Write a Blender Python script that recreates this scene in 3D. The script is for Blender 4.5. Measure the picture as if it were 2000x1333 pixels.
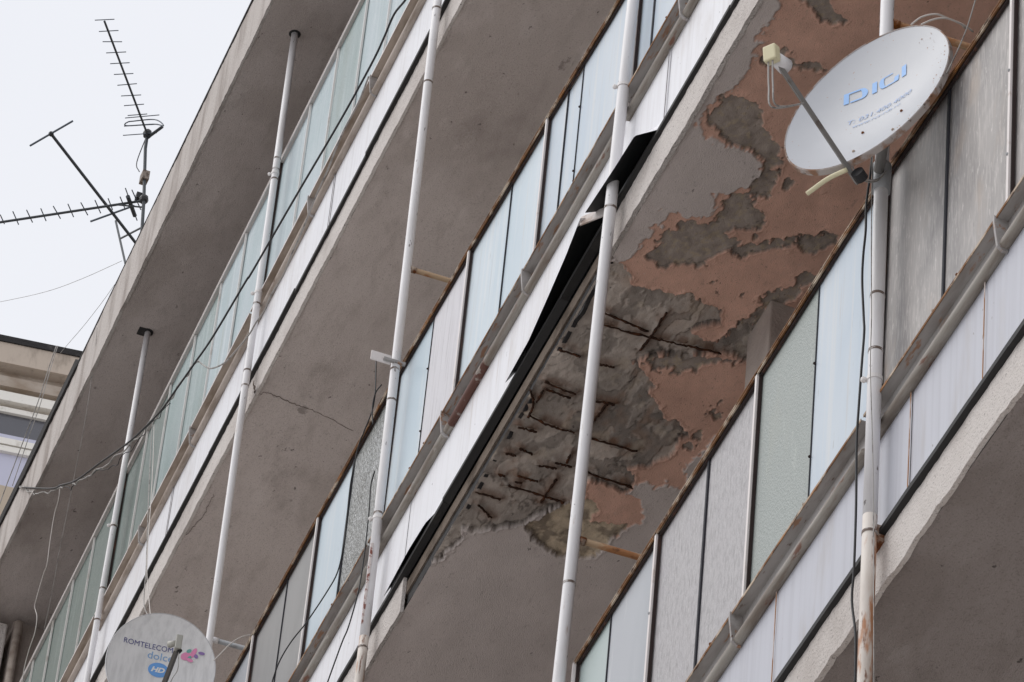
import bpy, math, random
import numpy as np
from mathutils import Vector, Matrix

random.seed(7)
for o in list(bpy.data.objects):
    bpy.data.objects.remove(o)
scene = bpy.context.scene

# ------------------------------------------------------------------ camera
# A long lens held 1.6 m above the street, 3.6 m out from the balcony line (Y = 0), looking up along the front.
cam_data = bpy.data.cameras.new('camera')
cam_data.sensor_width = 36.0
cam_data.lens = 184.745
cam_data.clip_start = 0.1
cam_data.clip_end = 3000.0
cam = bpy.data.objects.new('camera', cam_data)
scene.collection.objects.link(cam)
cam.matrix_world = Matrix(((0.3471454, 0.6019957, 0.7190905, 0.0000), (0.9345611, -0.2858485, -0.2118635, -3.6000), (0.0780100, 0.7455815, -0.6618328, 1.6000), (0, 0, 0, 1)))
scene.camera = cam

# ------------------------------------------------------------------ sky, sun, exposure
SUN_AZ, SUN_EL = math.radians(200.0), math.radians(50.0)     # from +Y clockwise; street side of the front
world = bpy.data.worlds.new('World')
scene.world = world
world.use_nodes = True
wn, wl = world.node_tree.nodes, world.node_tree.links
wn.clear()
w_out = wn.new('ShaderNodeOutputWorld')
w_bg = wn.new('ShaderNodeBackground')
w_sky = wn.new('ShaderNodeTexSky')
w_sky.sky_type = 'NISHITA'
w_sky.sun_disc = False
w_sky.sun_elevation = SUN_EL
w_sky.sun_rotation = SUN_AZ
w_sky.dust_density = 6.0
w_cloud = wn.new('ShaderNodeMix'); w_cloud.data_type = 'RGBA'
w_cloud.inputs['Factor'].default_value = 0.95                  # unbroken overcast deck
w_cloud.inputs['B'].default_value = (8.65, 8.82, 9.35, 1)
w_bg.inputs['Strength'].default_value = 0.10
w_tc = wn.new('ShaderNodeTexCoord'); w_nz = wn.new('ShaderNodeTexNoise'); w_nz.inputs['Scale'].default_value = 9.0; w_nz.inputs['Detail'].default_value = 4.0
w_tone = wn.new('ShaderNodeMix'); w_tone.data_type = 'RGBA'
w_tone.inputs['A'].default_value = (8.35, 8.52, 9.10, 1); w_tone.inputs['B'].default_value = (9.05, 9.20, 9.62, 1)
wl.new(w_tc.outputs['Generated'], w_nz.inputs['Vector']); wl.new(w_nz.outputs['Fac'], w_tone.inputs['Factor']); wl.new(w_tone.outputs['Result'], w_cloud.inputs['B'])
wl.new(w_sky.outputs['Color'], w_cloud.inputs['A'])
wl.new(w_cloud.outputs['Result'], w_bg.inputs['Color'])
wl.new(w_bg.outputs['Background'], w_out.inputs['Surface'])

sun_data = bpy.data.lights.new('sun', 'SUN')
sun_data.energy = 1.2
sun_data.angle = math.radians(50.0)
sun_data.color = (1.0, 0.98, 0.95)
sun = bpy.data.objects.new('sun', sun_data)
scene.collection.objects.link(sun)
sd = Vector((math.sin(SUN_AZ) * math.cos(SUN_EL), math.cos(SUN_AZ) * math.cos(SUN_EL), math.sin(SUN_EL)))
sun.rotation_euler = (-sd).to_track_quat('-Z', 'Y').to_euler()
sun.location = (0, -20, 40)

vs = scene.view_settings
vs.view_transform = 'Standard'
vs.look = 'None'
vs.gamma = 1.0
vs.exposure = 0.05
vs.use_curve_mapping = False
scene.render.engine = 'CYCLES'

# ------------------------------------------------------------------ measured shapes (metres: X along the front, Y into the house, Z up)
PINK = [(-10.013,0.043),(-10.179,0.08),(-10.282,0.083),(-10.382,0.094),(-10.446,0.085),(-10.501,0.042),(-10.564,0.035),(-10.631,0.045),(-10.67,0.065),(-10.68,0.131),(-10.67,0.185),(-10.673,0.24),(-10.704,0.268),(-10.765,0.278),(-10.815,0.261),(-10.851,0.225),(-10.894,0.188),(-10.934,0.209),(-10.983,0.221),(-11.013,0.183),(-11.022,0.153),(-11.007,0.117),(-11.028,0.088),(-11.072,0.084),(-11.14,0.074),(-11.227,0.066),(-11.286,0.039),(-11.363,0.049),(-11.729,0.16),(-12.225,0.264),(-12.631,0.365),(-12.667,0.443),(-12.633,0.482),(-12.577,0.479),(-12.515,0.517),(-12.426,0.54),(-12.363,0.54),(-12.333,0.496),(-12.314,0.46),(-12.251,0.503),(-12.215,0.559),(-12.205,0.608),(-12.112,0.592),(-12.062,0.615),(-11.976,0.622),(-11.854,0.634),(-11.798,0.637),(-11.732,0.662),(-11.305,1.053),(-9.761,1.182),(-9.271,0.787)]
SPALL = [(-11.264,-0.012),(-11.297,0.026),(-11.318,0.063),(-11.342,0.132),(-11.367,0.121),(-11.374,0.161),(-11.364,0.222),(-11.358,0.262),(-11.337,0.296),(-11.348,0.309),(-11.363,0.349),(-11.368,0.405),(-11.387,0.408),(-11.429,0.43),(-11.445,0.407),(-11.473,0.393),(-11.504,0.366),(-11.51,0.408),(-11.516,0.436),(-11.491,0.472),(-11.445,0.462),(-11.404,0.51),(-11.516,0.608),(-11.551,0.567),(-11.556,0.49),(-11.58,0.457),(-11.595,0.42),(-11.636,0.35),(-11.646,0.311),(-11.708,0.272),(-11.724,0.261),(-11.739,0.284),(-11.772,0.318),(-11.789,0.349),(-11.825,0.332),(-11.845,0.346),(-11.856,0.379),(-11.88,0.409),(-11.912,0.432),(-11.924,0.489),(-11.944,0.527),(-11.969,0.532),(-12.046,0.52),(-12.094,0.515),(-12.163,0.486),(-12.218,0.384),(-12.211,0.445),(-12.24,0.467),(-12.27,0.475),(-12.317,0.458),(-12.315,0.404),(-12.311,0.353),(-12.296,0.326),(-12.338,0.321),(-12.422,0.353),(-12.443,0.304),(-12.49,0.276),(-12.541,0.242),(-12.58,0.221),(-12.617,0.192),(-12.635,0.167),(-12.652,0.156),(-12.652,0.12),(-12.687,0.094),(-12.719,0.052),(-12.766,0.062),(-12.835,0.041),(-12.898,0.02),(-13.016,-0.066),(-11.187,-0.117)]
OCHRE = [(-12.494,0.281),(-12.443,0.304),(-12.425,0.34),(-12.399,0.359),(-12.44,0.404),(-12.483,0.398),(-12.51,0.39),(-12.517,0.411),(-12.463,0.522),(-12.486,0.524),(-12.543,0.5),(-12.605,0.48),(-12.61,0.493),(-12.658,0.49),(-12.669,0.462),(-12.676,0.429),(-12.702,0.389),(-12.698,0.348),(-12.681,0.323),(-12.673,0.292),(-12.618,0.225),(-12.574,0.233)]
SCRATCH = [[(-10.491,0.058),(-10.473,0.153),(-10.508,0.202),(-10.583,0.221),(-10.622,0.302),(-10.671,0.322),(-10.757,0.323),(-10.822,0.331),(-10.858,0.311),(-10.904,0.325),(-10.906,0.373),(-10.935,0.392),(-10.96,0.387),(-10.98,0.345),(-11.013,0.333),(-11.045,0.291),(-11.068,0.334),(-11.1,0.318),(-11.159,0.292),(-11.214,0.267),(-11.207,0.244),(-11.243,0.233),(-11.262,0.218),(-11.234,0.187),(-11.258,0.174),(-11.236,0.129),(-11.22,0.109),(-11.182,0.119),(-11.109,0.129),(-11.086,0.162),(-11.061,0.135),(-11.043,0.161),(-11.028,0.231),(-10.976,0.235),(-10.915,0.221),(-10.862,0.23),(-10.846,0.273),(-10.801,0.255),(-10.741,0.282),(-10.68,0.268),(-10.661,0.219),(-10.67,0.142),(-10.616,0.062),(-10.561,0.052)],[(-11.109,0.342),(-11.07,0.373),(-11.055,0.414),(-11.032,0.425),(-10.991,0.459),(-10.955,0.494),(-10.952,0.543),(-10.934,0.569),(-10.898,0.604),(-10.942,0.606),(-10.977,0.57),(-11.009,0.567),(-11.007,0.533),(-11.029,0.474),(-11.058,0.436),(-11.088,0.398),(-11.111,0.356)],[(-10.011,0.096),(-10.055,0.149),(-10.075,0.206),(-10.066,0.25),(-10.027,0.21),(-9.982,0.159)],[(-10.295,0.104),(-10.25,0.118),(-10.247,0.157),(-10.276,0.161),(-10.255,0.266),(-10.27,0.296),(-10.3,0.22),(-10.304,0.172),(-10.315,0.128)],[(-11.284,0.499),(-11.242,0.512),(-11.209,0.549),(-11.163,0.581),(-11.228,0.608),(-11.287,0.548),(-11.305,0.521)],[(-11.414,0.489),(-11.343,0.485),(-11.268,0.523),(-11.441,0.543)],[(-11.131,0.567),(-11.082,0.589),(-11.09,0.627),(-11.136,0.638),(-11.156,0.595)],[(-11.681,0.261),(-11.636,0.35),(-11.595,0.42),(-11.578,0.478),(-11.564,0.541),(-11.611,0.492),(-11.648,0.455),(-11.682,0.455),(-11.682,0.434),(-11.704,0.386),(-11.683,0.374),(-11.682,0.343),(-11.707,0.347),(-11.708,0.322),(-11.695,0.31),(-11.708,0.272)]]
REBAR = [[(-11.538,0.082),(-11.562,0.242)],[(-11.454,0.26),(-11.56,0.258),(-11.654,0.25)],[(-11.592,0.096),(-11.587,0.224),(-11.579,0.306),(-11.569,0.388),(-11.558,0.496)],[(-11.758,0.019),(-11.763,0.093)],[(-11.771,0.148),(-11.765,0.206)],[(-11.923,0.033),(-11.936,0.142)],[(-11.953,0.048),(-11.961,0.134)],[(-11.939,0.199),(-11.928,0.273)],[(-11.934,0.249),(-12.065,0.237)],[(-11.961,0.044),(-12.026,0.045)],[(-11.979,0.006),(-12.039,0.039),(-12.102,0.045)],[(-12.096,0.047),(-12.113,0.137),(-12.108,0.205)],[(-12.163,0.033),(-12.157,0.097)],[(-12.113,0.252),(-12.111,0.419)],[(-12.302,0.043),(-12.297,0.076)],[(-12.259,0.076),(-12.27,0.122)],[(-12.217,0.232),(-12.261,0.235)],[(-12.312,0.152),(-12.301,0.215)],[(-12.274,0.201),(-12.273,0.257)],[(-12.274,0.3),(-12.284,0.473)],[(-12.391,0.115),(-12.386,0.184)],[(-12.41,0.058),(-12.408,0.079)],[(-12.42,0.119),(-12.417,0.138)],[(-12.447,0.104),(-12.446,0.224),(-12.449,0.306)],[(-12.351,0.234),(-12.483,0.23)],[(-12.522,0.019),(-12.525,0.108)],[(-12.581,0.051),(-12.625,0.113)]]
CABLES = {'main':('black',0.0045,[(-13.81,-0.075,15.937),(-13.866,-0.081,15.903),(-13.989,-0.087,15.935),(-14.078,-0.093,15.885),(-14.172,-0.098,15.85),(-14.409,-0.104,15.841),(-14.648,-0.11,15.848),(-15.07,-0.116,15.891),(-15.651,-0.122,15.948),(-15.714,-0.128,15.946),(-16.152,-0.134,15.995),(-16.383,-0.14,16.041),(-16.46,-0.145,16.048),(-16.626,-0.151,16.08),(-16.827,-0.157,16.121),(-16.976,-0.163,16.171),(-17.205,-0.169,16.266),(-17.429,-0.175,16.373),(-17.894,-0.181,16.628),(-18.356,-0.187,16.877),(-18.686,-0.192,17.096),(-18.85,-0.198,17.199),(-19.277,-0.204,17.523),(-19.7,-0.21,17.85)]),'twist':('grey',0.0035,[(-16.55,-0.1,16.189),(-16.654,-0.108,16.206),(-16.814,-0.115,16.231),(-17.009,-0.123,16.265),(-17.188,-0.131,16.326),(-17.423,-0.138,16.406),(-17.648,-0.146,16.506),(-17.915,-0.154,16.636),(-18.201,-0.161,16.798),(-18.437,-0.169,16.927),(-18.668,-0.177,17.088),(-18.864,-0.184,17.203),(-19.183,-0.192,17.424),(-19.388,-0.2,17.577),(-19.534,-0.207,17.711),(-19.677,-0.215,17.836)]),'twist2':('black',0.002,[(-16.993,-0.1,16.302),(-17.113,-0.107,16.323),(-17.319,-0.114,16.405),(-17.435,-0.121,16.409),(-17.67,-0.128,16.512),(-17.806,-0.135,16.553),(-18.019,-0.142,16.696),(-18.299,-0.149,16.872),(-18.516,-0.156,17.004),(-18.572,-0.163,16.998),(-18.835,-0.17,17.217)]),'loop':('grey',0.0035,[(-16.59,-0.09,16.231),(-16.46,-0.088,16.099),(-16.339,-0.086,15.986),(-16.213,-0.084,15.895),(-16.079,-0.082,15.814),(-15.927,-0.079,15.755),(-15.735,-0.077,15.69),(-15.647,-0.075,15.686),(-15.537,-0.073,15.66),(-15.461,-0.071,15.687),(-15.359,-0.069,15.676),(-15.301,-0.067,15.679),(-15.231,-0.065,15.722),(-15.154,-0.063,15.742),(-15.081,-0.061,15.777),(-14.966,-0.058,15.837),(-14.855,-0.056,15.865),(-14.718,-0.054,15.933),(-14.515,-0.052,15.941),(-14.413,-0.05,15.992)]),'w1':('white',0.0022,[(-18.945,-0.15,17.308),(-18.973,-0.142,17.239),(-19.059,-0.133,17.219),(-19.094,-0.125,17.091),(-19.112,-0.117,16.964),(-19.212,-0.108,16.972),(-19.318,-0.1,16.923),(-19.37,-0.092,16.902),(-19.316,-0.083,16.804),(-19.345,-0.075,16.735),(-19.453,-0.067,16.723),(-19.547,-0.058,16.682),(-19.583,-0.05,16.594)]),'w2':('grey',0.0014,[(-18.356,-0.215,17.804),(-18.409,-0.194,17.662),(-18.476,-0.174,17.404),(-18.596,-0.153,17.266),(-18.72,-0.133,17.244),(-18.87,-0.112,16.991),(-18.995,-0.092,16.967),(-19.106,-0.071,16.88),(-19.221,-0.051,16.869),(-19.364,-0.03,16.776)]),'w3':('grey',0.0022,[(-17.28,-0.1,16.421),(-17.106,-0.117,16.057),(-16.928,-0.133,15.686),(-16.733,-0.15,15.294),(-16.584,-0.167,15.03),(-16.45,-0.183,14.77),(-16.236,-0.2,14.535)]),'w4':('white',0.0018,[(-17.236,-0.1,16.369),(-17.011,-0.125,15.981),(-16.787,-0.15,15.546),(-16.601,-0.175,15.203),(-16.402,-0.2,14.884),(-16.188,-0.225,14.613),(-15.962,-0.25,14.325)]),'b1':('black',0.0026,[(-13.814,-0.03,14.039),(-13.767,-0.03,13.782),(-13.9,-0.03,13.702),(-13.931,-0.03,13.621),(-13.952,-0.03,13.541),(-13.939,-0.03,13.352),(-13.938,-0.03,13.257),(-13.971,-0.03,13.165),(-14.08,-0.03,13.157),(-14.317,-0.03,13.189),(-14.505,-0.03,13.235),(-14.636,-0.03,13.244),(-14.707,-0.03,13.209),(-14.726,-0.03,13.162)]),'b2':('black',0.0026,[(-13.637,-0.03,13.371),(-13.658,-0.032,13.316),(-13.633,-0.034,13.199),(-13.609,-0.037,13.01),(-13.609,-0.039,12.85),(-13.625,-0.041,12.78),(-13.68,-0.043,12.697),(-13.728,-0.046,12.664),(-13.845,-0.048,12.576),(-13.868,-0.05,12.531)]),'b3':('black',0.0032,[(-8.971,-0.06,10.874),(-8.983,-0.06,10.777),(-9.001,-0.06,10.686),(-8.997,-0.06,10.594),(-9.006,-0.06,10.515),(-9.005,-0.06,10.427),(-8.984,-0.06,10.29),(-8.976,-0.06,10.232),(-8.983,-0.06,10.127),(-8.99,-0.06,9.993),(-8.993,-0.06,9.887),(-8.978,-0.06,9.679),(-8.973,-0.06,9.481),(-8.977,-0.06,9.386),(-8.944,-0.06,9.254),(-8.933,-0.06,9.094)]),'w5':('grey',0.0014,[(-8.96,-0.066,10.834),(-8.942,-0.066,10.528),(-8.917,-0.066,10.233),(-8.91,-0.066,10.066),(-8.875,-0.066,9.793),(-8.85,-0.066,9.561),(-8.801,-0.066,8.999)]),'d1':('grey',0.0025,[(-8.761,-0.2,10.568),(-8.813,-0.168,10.595),(-8.823,-0.136,10.591),(-8.835,-0.104,10.61),(-8.875,-0.072,10.67),(-8.933,-0.04,10.75)]),'d2':('grey',0.002,[(-8.753,-0.2,10.548),(-8.818,-0.16,10.591),(-8.856,-0.12,10.617),(-8.888,-0.08,10.662),(-8.936,-0.04,10.748)]),'d3':('white',0.0025,[(-8.401,-0.2,10.721),(-8.445,-0.156,10.805),(-8.46,-0.112,10.848),(-8.493,-0.068,10.883),(-8.499,-0.024,10.885),(-8.537,0.02,10.913)]),'d4':('white',0.0025,[(-8.335,-0.2,10.661),(-8.389,-0.145,10.751),(-8.441,-0.09,10.825),(-8.49,-0.035,10.875),(-8.587,0.02,10.971)]),'d5':('grey',0.0018,[(-8.423,-0.02,10.922),(-8.468,-0.023,10.854),(-8.52,-0.027,10.81),(-8.58,-0.03,10.782)]),'r2':('white',0.0022,[(-15.196,-0.02,13.763),(-15.165,-0.065,13.712),(-15.122,-0.11,13.635),(-15.07,-0.155,13.533),(-14.958,-0.2,13.409)]),'hook':('black',0.0025,[(-13.617,-0.05,13.748),(-13.677,-0.05,13.764),(-13.699,-0.05,13.745),(-13.702,-0.05,13.7),(-13.668,-0.05,13.601)]),'f1':('grey',0.0025,[(-19.446,-0.2,18.572),(-19.49,-0.21,18.455),(-19.561,-0.22,18.287),(-19.726,-0.23,18.146),(-19.91,-0.24,18.005),(-19.98,-0.25,17.89)]),'f2':('grey',0.002,[(-19.403,-0.2,18.538),(-19.418,-0.213,18.397),(-19.446,-0.225,18.194),(-19.566,-0.237,18.019),(-19.675,-0.25,17.822)])}
SKYW = [[(-18.642,-0.1,18.512),(-19.071,-0.2,18.711),(-19.443,-0.3,18.893),(-20.18,-0.4,19.39),(-20.514,-0.5,19.59)],[(-18.187,-0.2,17.943),(-18.367,-0.21,17.977),(-18.671,-0.22,18.074),(-18.939,-0.23,18.172),(-19.069,-0.24,18.207)]]
MAST1 = [(-20.325,0.3,20.219),(-20.448,0.3,20.622),(-20.655,0.3,21.181),(-20.667,0.3,21.3)]
YAGI1 = {'boom':[(-19.905,-0.177,21.274),(-20.66,0.307,21.274)],'els':[[(-19.927,-0.225,21.274),(-19.876,-0.131,21.274)],[(-20.0,-0.18,21.274),(-19.948,-0.086,21.274)],[(-20.066,-0.139,21.274),(-20.022,-0.043,21.274)],[(-20.14,-0.096,21.274),(-20.087,0.0,21.274)],[(-20.21,-0.052,21.274),(-20.158,0.042,21.274)],[(-20.281,-0.009,21.274),(-20.229,0.085,21.274)],[(-20.353,0.033,21.274),(-20.296,0.126,21.274)],[(-20.424,0.076,21.274),(-20.37,0.173,21.274)],[(-20.49,0.113,21.274),(-20.432,0.209,21.274)],[(-20.555,0.154,21.274),(-20.498,0.248,21.274)],[(-20.58,0.147,21.274),(-20.477,0.311,21.274)],[(-20.644,0.161,21.274),(-20.55,0.326,21.274)],[(-20.716,0.177,21.274),(-20.618,0.341,21.274)]]}
YAGI2 = {'boom':[(-20.951,-0.381,20.604),(-20.436,0.301,20.604)],'els':[[(-20.887,-0.376,20.604),(-20.947,-0.335,20.604)],[(-20.832,-0.321,20.604),(-20.919,-0.263,20.604)],[(-20.789,-0.256,20.604),(-20.87,-0.199,20.604)],[(-20.745,-0.189,20.604),(-20.827,-0.135,20.604)],[(-20.698,-0.133,20.604),(-20.776,-0.069,20.604)],[(-20.648,-0.065,20.604),(-20.733,-0.008,20.604)],[(-20.607,-0.005,20.604),(-20.686,0.058,20.604)],[(-20.556,0.059,20.604),(-20.641,0.117,20.604)],[(-20.513,0.12,20.604),(-20.588,0.168,20.604)],[(-20.473,0.175,20.604),(-20.558,0.231,20.604)],[(-20.396,0.181,20.604),(-20.612,0.314,20.604)],[(-20.394,0.217,20.604),(-20.522,0.307,20.604)]]}
DIP3 = {'boom':[(-20.946,-0.176,21.35),(-21.597,0.518,21.35)],'els':[[(-21.086,-0.256,21.35),(-20.797,-0.097,21.35)],[(-21.532,0.23,21.35),(-21.303,0.415,21.35)]],'mast':[(-22.511,0.55,22.31),(-21.954,0.55,21.488)],'stay':[(-21.988,0.5,21.711),(-21.349,0.5,21.267)]}
RINGS = {'A':[16.89,16.43,16.438,16.08,15.906],'B':[16.802,16.738,16.679,15.955,15.581,15.497],'C':[15.567,15.17,13.722,13.576,13.049,12.453],'D':[13.028,12.53,11.105],'E':[10.339,10.152,9.566]}
CRACK1 = [(-15.744,-0.029),(-15.805,0.004),(-15.781,0.04),(-15.782,0.095),(-15.797,0.167),(-15.8,0.234),(-15.814,0.316),(-15.85,0.439)]
CRACK2 = [(-16.486,0.045),(-16.573,0.046),(-16.647,0.045),(-16.719,0.034),(-16.788,0.022)]
CRACK3 = [(-15.682,0.007),(-15.801,0.014),(-15.873,0.009)]

# ------------------------------------------------------------------ helpers
COL = scene.collection
ORIGIN = {}

def lin(r, g, b):
    f = lambda c: (c / 255 / 12.92) if c / 255 <= 0.04045 else ((c / 255 + 0.055) / 1.055) ** 2.4
    return (f(r), f(g), f(b), 1.0)

def thing(name, loc, label, cat, group=None):
    o = bpy.data.objects.new(name, None)
    o.empty_display_size = 0.1
    COL.objects.link(o)
    o.location = loc
    ORIGIN[o.name] = Vector(loc)
    o['label'] = label
    o['category'] = cat
    if group:
        o['group'] = group
    return o

class MB:
    """collects shapes in world metres, builds one mesh object"""
    def __init__(self):
        self.v = []; self.f = []; self.mi = []
    def box(self, x0, x1, y0, y1, z0, z1, m=0):
        n = len(self.v)
        self.v += [(x, y, z) for x in (x0, x1) for y in (y0, y1) for z in (z0, z1)]
        self.f += [tuple(n + i for i in q) for q in ((0, 1, 3, 2), (4, 6, 7, 5), (0, 4, 5, 1), (2, 3, 7, 6), (0, 2, 6, 4), (1, 5, 7, 3))]
        self.mi += [m] * 6
        return self
    def hexa(self, pts, m=0):
        n = len(self.v)
        self.v += [tuple(p) for p in pts]
        self.f += [tuple(n + i for i in q) for q in ((0, 1, 3, 2), (4, 6, 7, 5), (0, 4, 5, 1), (2, 3, 7, 6), (0, 2, 6, 4), (1, 5, 7, 3))]
        self.mi += [m] * 6
        return self
    def tube(self, pts, r, seg=8, m=0, caps=True):
        pts = [Vector(p) for p in pts]
        n0 = len(self.v)
        up = None
        k = len(pts)
        for i, p in enumerate(pts):
            t = (pts[min(i + 1, k - 1)] - pts[max(i - 1, 0)]).normalized()
            if up is None:
                up = Vector((0, 0, 1)) if abs(t.z) < 0.9 else Vector((1, 0, 0))
            a = (up - t * up.dot(t)).normalized()
            b = t.cross(a)
            up = a
            rr = r[i] if isinstance(r, (list, tuple)) else r
            for s in range(seg):
                w = 2 * math.pi * s / seg
                self.v.append(tuple(p + a * (rr * math.cos(w)) + b * (rr * math.sin(w))))
        for i in range(k - 1):
            for s in range(seg):
                s2 = (s + 1) % seg
                self.f.append((n0 + i * seg + s, n0 + i * seg + s2, n0 + (i + 1) * seg + s2, n0 + (i + 1) * seg + s))
                self.mi.append(m)
        if caps:
            self.f.append(tuple(n0 + s for s in reversed(range(seg)))); self.mi.append(m)
            self.f.append(tuple(n0 + (k - 1) * seg + s for s in range(seg))); self.mi.append(m)
        return self
    def ball(self, c, r, seg=8, rings=5, sc=(1, 1, 1), m=0):
        n0 = len(self.v)
        for i in range(rings + 1):
            th = math.pi * i / rings
            for s in range(seg):
                w = 2 * math.pi * s / seg
                self.v.append((c[0] + sc[0] * r * math.sin(th) * math.cos(w), c[1] + sc[1] * r * math.sin(th) * math.sin(w), c[2] + sc[2] * r * math.cos(th)))
        for i in range(rings):
            for s in range(seg):
                s2 = (s + 1) % seg
                self.f.append((n0 + i * seg + s, n0 + (i + 1) * seg + s, n0 + (i + 1) * seg + s2, n0 + i * seg + s2)); self.mi.append(m)
        return self
    def build(self, name, mats, parent=None, smooth=False, bevel=0.0):
        off = ORIGIN.get(parent.name, Vector()) if parent else Vector()
        me = bpy.data.meshes.new(name)
        me.from_pydata([(x - off.x, y - off.y, z - off.z) for x, y, z in self.v], [], self.f)
        mats = mats if isinstance(mats, (list, tuple)) else [mats]
        for mt in mats:
            me.materials.append(mt)
        me.polygons.foreach_set('material_index', self.mi)
        if smooth:
            me.polygons.foreach_set('use_smooth', [True] * len(self.f))
        me.validate(); me.update()
        o = bpy.data.objects.new(name, me)
        COL.objects.link(o)
        if bevel:
            bm = o.modifiers.new('bevel', 'BEVEL'); bm.width = bevel; bm.segments = 2; bm.limit_method = 'ANGLE'
        if parent:
            o.parent = parent
            ORIGIN[o.name] = off
        return o

def smooth_path(pts, n=6):
    """Catmull-Rom through the points"""
    P = [Vector(p) for p in pts]
    P = [P[0] * 2 - P[1]] + P + [P[-1] * 2 - P[-2]]
    out = []
    for i in range(1, len(P) - 2):
        for k in range(n):
            t = k / n
            a, b, c, d = P[i - 1], P[i], P[i + 1], P[i + 2]
            out.append(0.5 * ((2 * b) + (c - a) * t + (2 * a - 5 * b + 4 * c - d) * t * t + (3 * b - a - 3 * c + d) * t ** 3))
    out.append(P[-2])
    return out

# ------------------------------------------------------------------ numpy noise
def hash2(ix, iy, seed):
    h = (ix.astype(np.int64) * 374761393 + iy.astype(np.int64) * 668265263 + seed * 974634777) & 0x7fffffff
    h = ((h ^ (h >> 13)) * 1274126177) & 0x7fffffff
    return ((h ^ (h >> 16)) & 0xffff) / 65535.0

def vnoise(x, y, seed=0):
    ix, iy = np.floor(x), np.floor(y)
    fx, fy = x - ix, y - iy
    fx, fy = fx * fx * (3 - 2 * fx), fy * fy * (3 - 2 * fy)
    a, b = hash2(ix, iy, seed), hash2(ix + 1, iy, seed)
    c, d = hash2(ix, iy + 1, seed), hash2(ix + 1, iy + 1, seed)
    return (a * (1 - fx) + b * fx) * (1 - fy) + (c * (1 - fx) + d * fx) * fy

def fbm(x, y, seed=0, octv=4):
    s, a, t = 0.0, 1.0, 0.0
    for k in range(octv):
        s = s + a * vnoise(x * 2 ** k + 17.3 * k, y * 2 ** k - 9.1 * k, seed + k)
        t += a; a *= 0.55
    return s / t

def sdist(px, py, poly):
    """signed distance, positive inside"""
    P = np.array(poly, float)
    d2 = np.full(px.shape, 1e9)
    ins = np.zeros(px.shape, bool)
    for i in range(len(P)):
        x0, y0 = P[i]; x1, y1 = P[(i + 1) % len(P)]
        ex, ey = x1 - x0, y1 - y0
        L = ex * ex + ey * ey + 1e-12
        t = np.clip(((px - x0) * ex + (py - y0) * ey) / L, 0, 1)
        d2 = np.minimum(d2, (px - x0 - t * ex) ** 2 + (py - y0 - t * ey) ** 2)
        c = ((y0 > py) != (y1 > py)) & (px < ex * (py - y0) / (ey + 1e-15) + x0)
        ins ^= c
    d = np.sqrt(d2)
    return np.where(ins, d, -d)

# ------------------------------------------------------------------ materials
def mat(name, col, rough=0.7, metal=0.0, spec=0.4, layers=(), bump=None, attr=None, rough2=None):
    """layers: (colour, (sx,sy,sz), lo, hi, detail, strength) - noise in world metres mixed over the base colour"""
    m = bpy.data.materials.new(name)
    m.use_nodes = True
    N, L = m.node_tree.nodes, m.node_tree.links
    b = N['Principled BSDF']
    b.inputs['Roughness'].default_value = rough
    b.inputs['Metallic'].default_value = metal
    b.inputs['Specular IOR Level'].default_value = spec
    geo = N.new('ShaderNodeNewGeometry')
    cur = None
    if attr:
        a = N.new('ShaderNodeAttribute'); a.attribute_name = attr
        cur = a.outputs['Color']
    else:
        rgb = N.new('ShaderNodeRGB'); rgb.outputs[0].default_value = col
        cur = rgb.outputs[0]
    def noise(sc, detail):
        mp = N.new('ShaderNodeVectorMath'); mp.operation = 'MULTIPLY'
        mp.inputs[1].default_value = sc
        L.new(geo.outputs['Position'], mp.inputs[0])
        nz = N.new('ShaderNodeTexNoise'); nz.inputs['Scale'].default_value = 1.0
        nz.inputs['Detail'].default_value = detail; nz.inputs['Roughness'].default_value = 0.6
        L.new(mp.outputs[0], nz.inputs['Vector'])
        return nz.outputs['Fac']
    first = None
    for (c2, sc, lo, hi, det, st) in layers:
        fac = noise(sc, det)
        mr = N.new('ShaderNodeMapRange'); mr.interpolation_type = 'SMOOTHSTEP'
        mr.inputs['From Min'].default_value = lo; mr.inputs['From Max'].default_value = hi
        mr.inputs['To Max'].default_value = st
        L.new(fac, mr.inputs['Value'])
        mx = N.new('ShaderNodeMix'); mx.data_type = 'RGBA'
        L.new(mr.outputs['Result'], mx.inputs['Factor'])
        L.new(cur, mx.inputs['A'])
        mx.inputs['B'].default_value = c2
        cur = mx.outputs['Result']
        if first is None:
            first = mr.outputs['Result']
    L.new(cur, b.inputs['Base Color'])
    if rough2 is not None and first is not None:
        mr = N.new('ShaderNodeMapRange'); mr.inputs['To Min'].default_value = rough; mr.inputs['To Max'].default_value = rough2
        L.new(first, mr.inputs['Value']); L.new(mr.outputs['Result'], b.inputs['Roughness'])
    if bump:
        sc, det, dist = bump
        bp = N.new('ShaderNodeBump'); bp.inputs['Distance'].default_value = dist; bp.inputs['Strength'].default_value = 1.0
        L.new(noise(sc, det), bp.inputs['Height'])
        L.new(bp.outputs['Normal'], b.inputs['Normal'])
    return m

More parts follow.
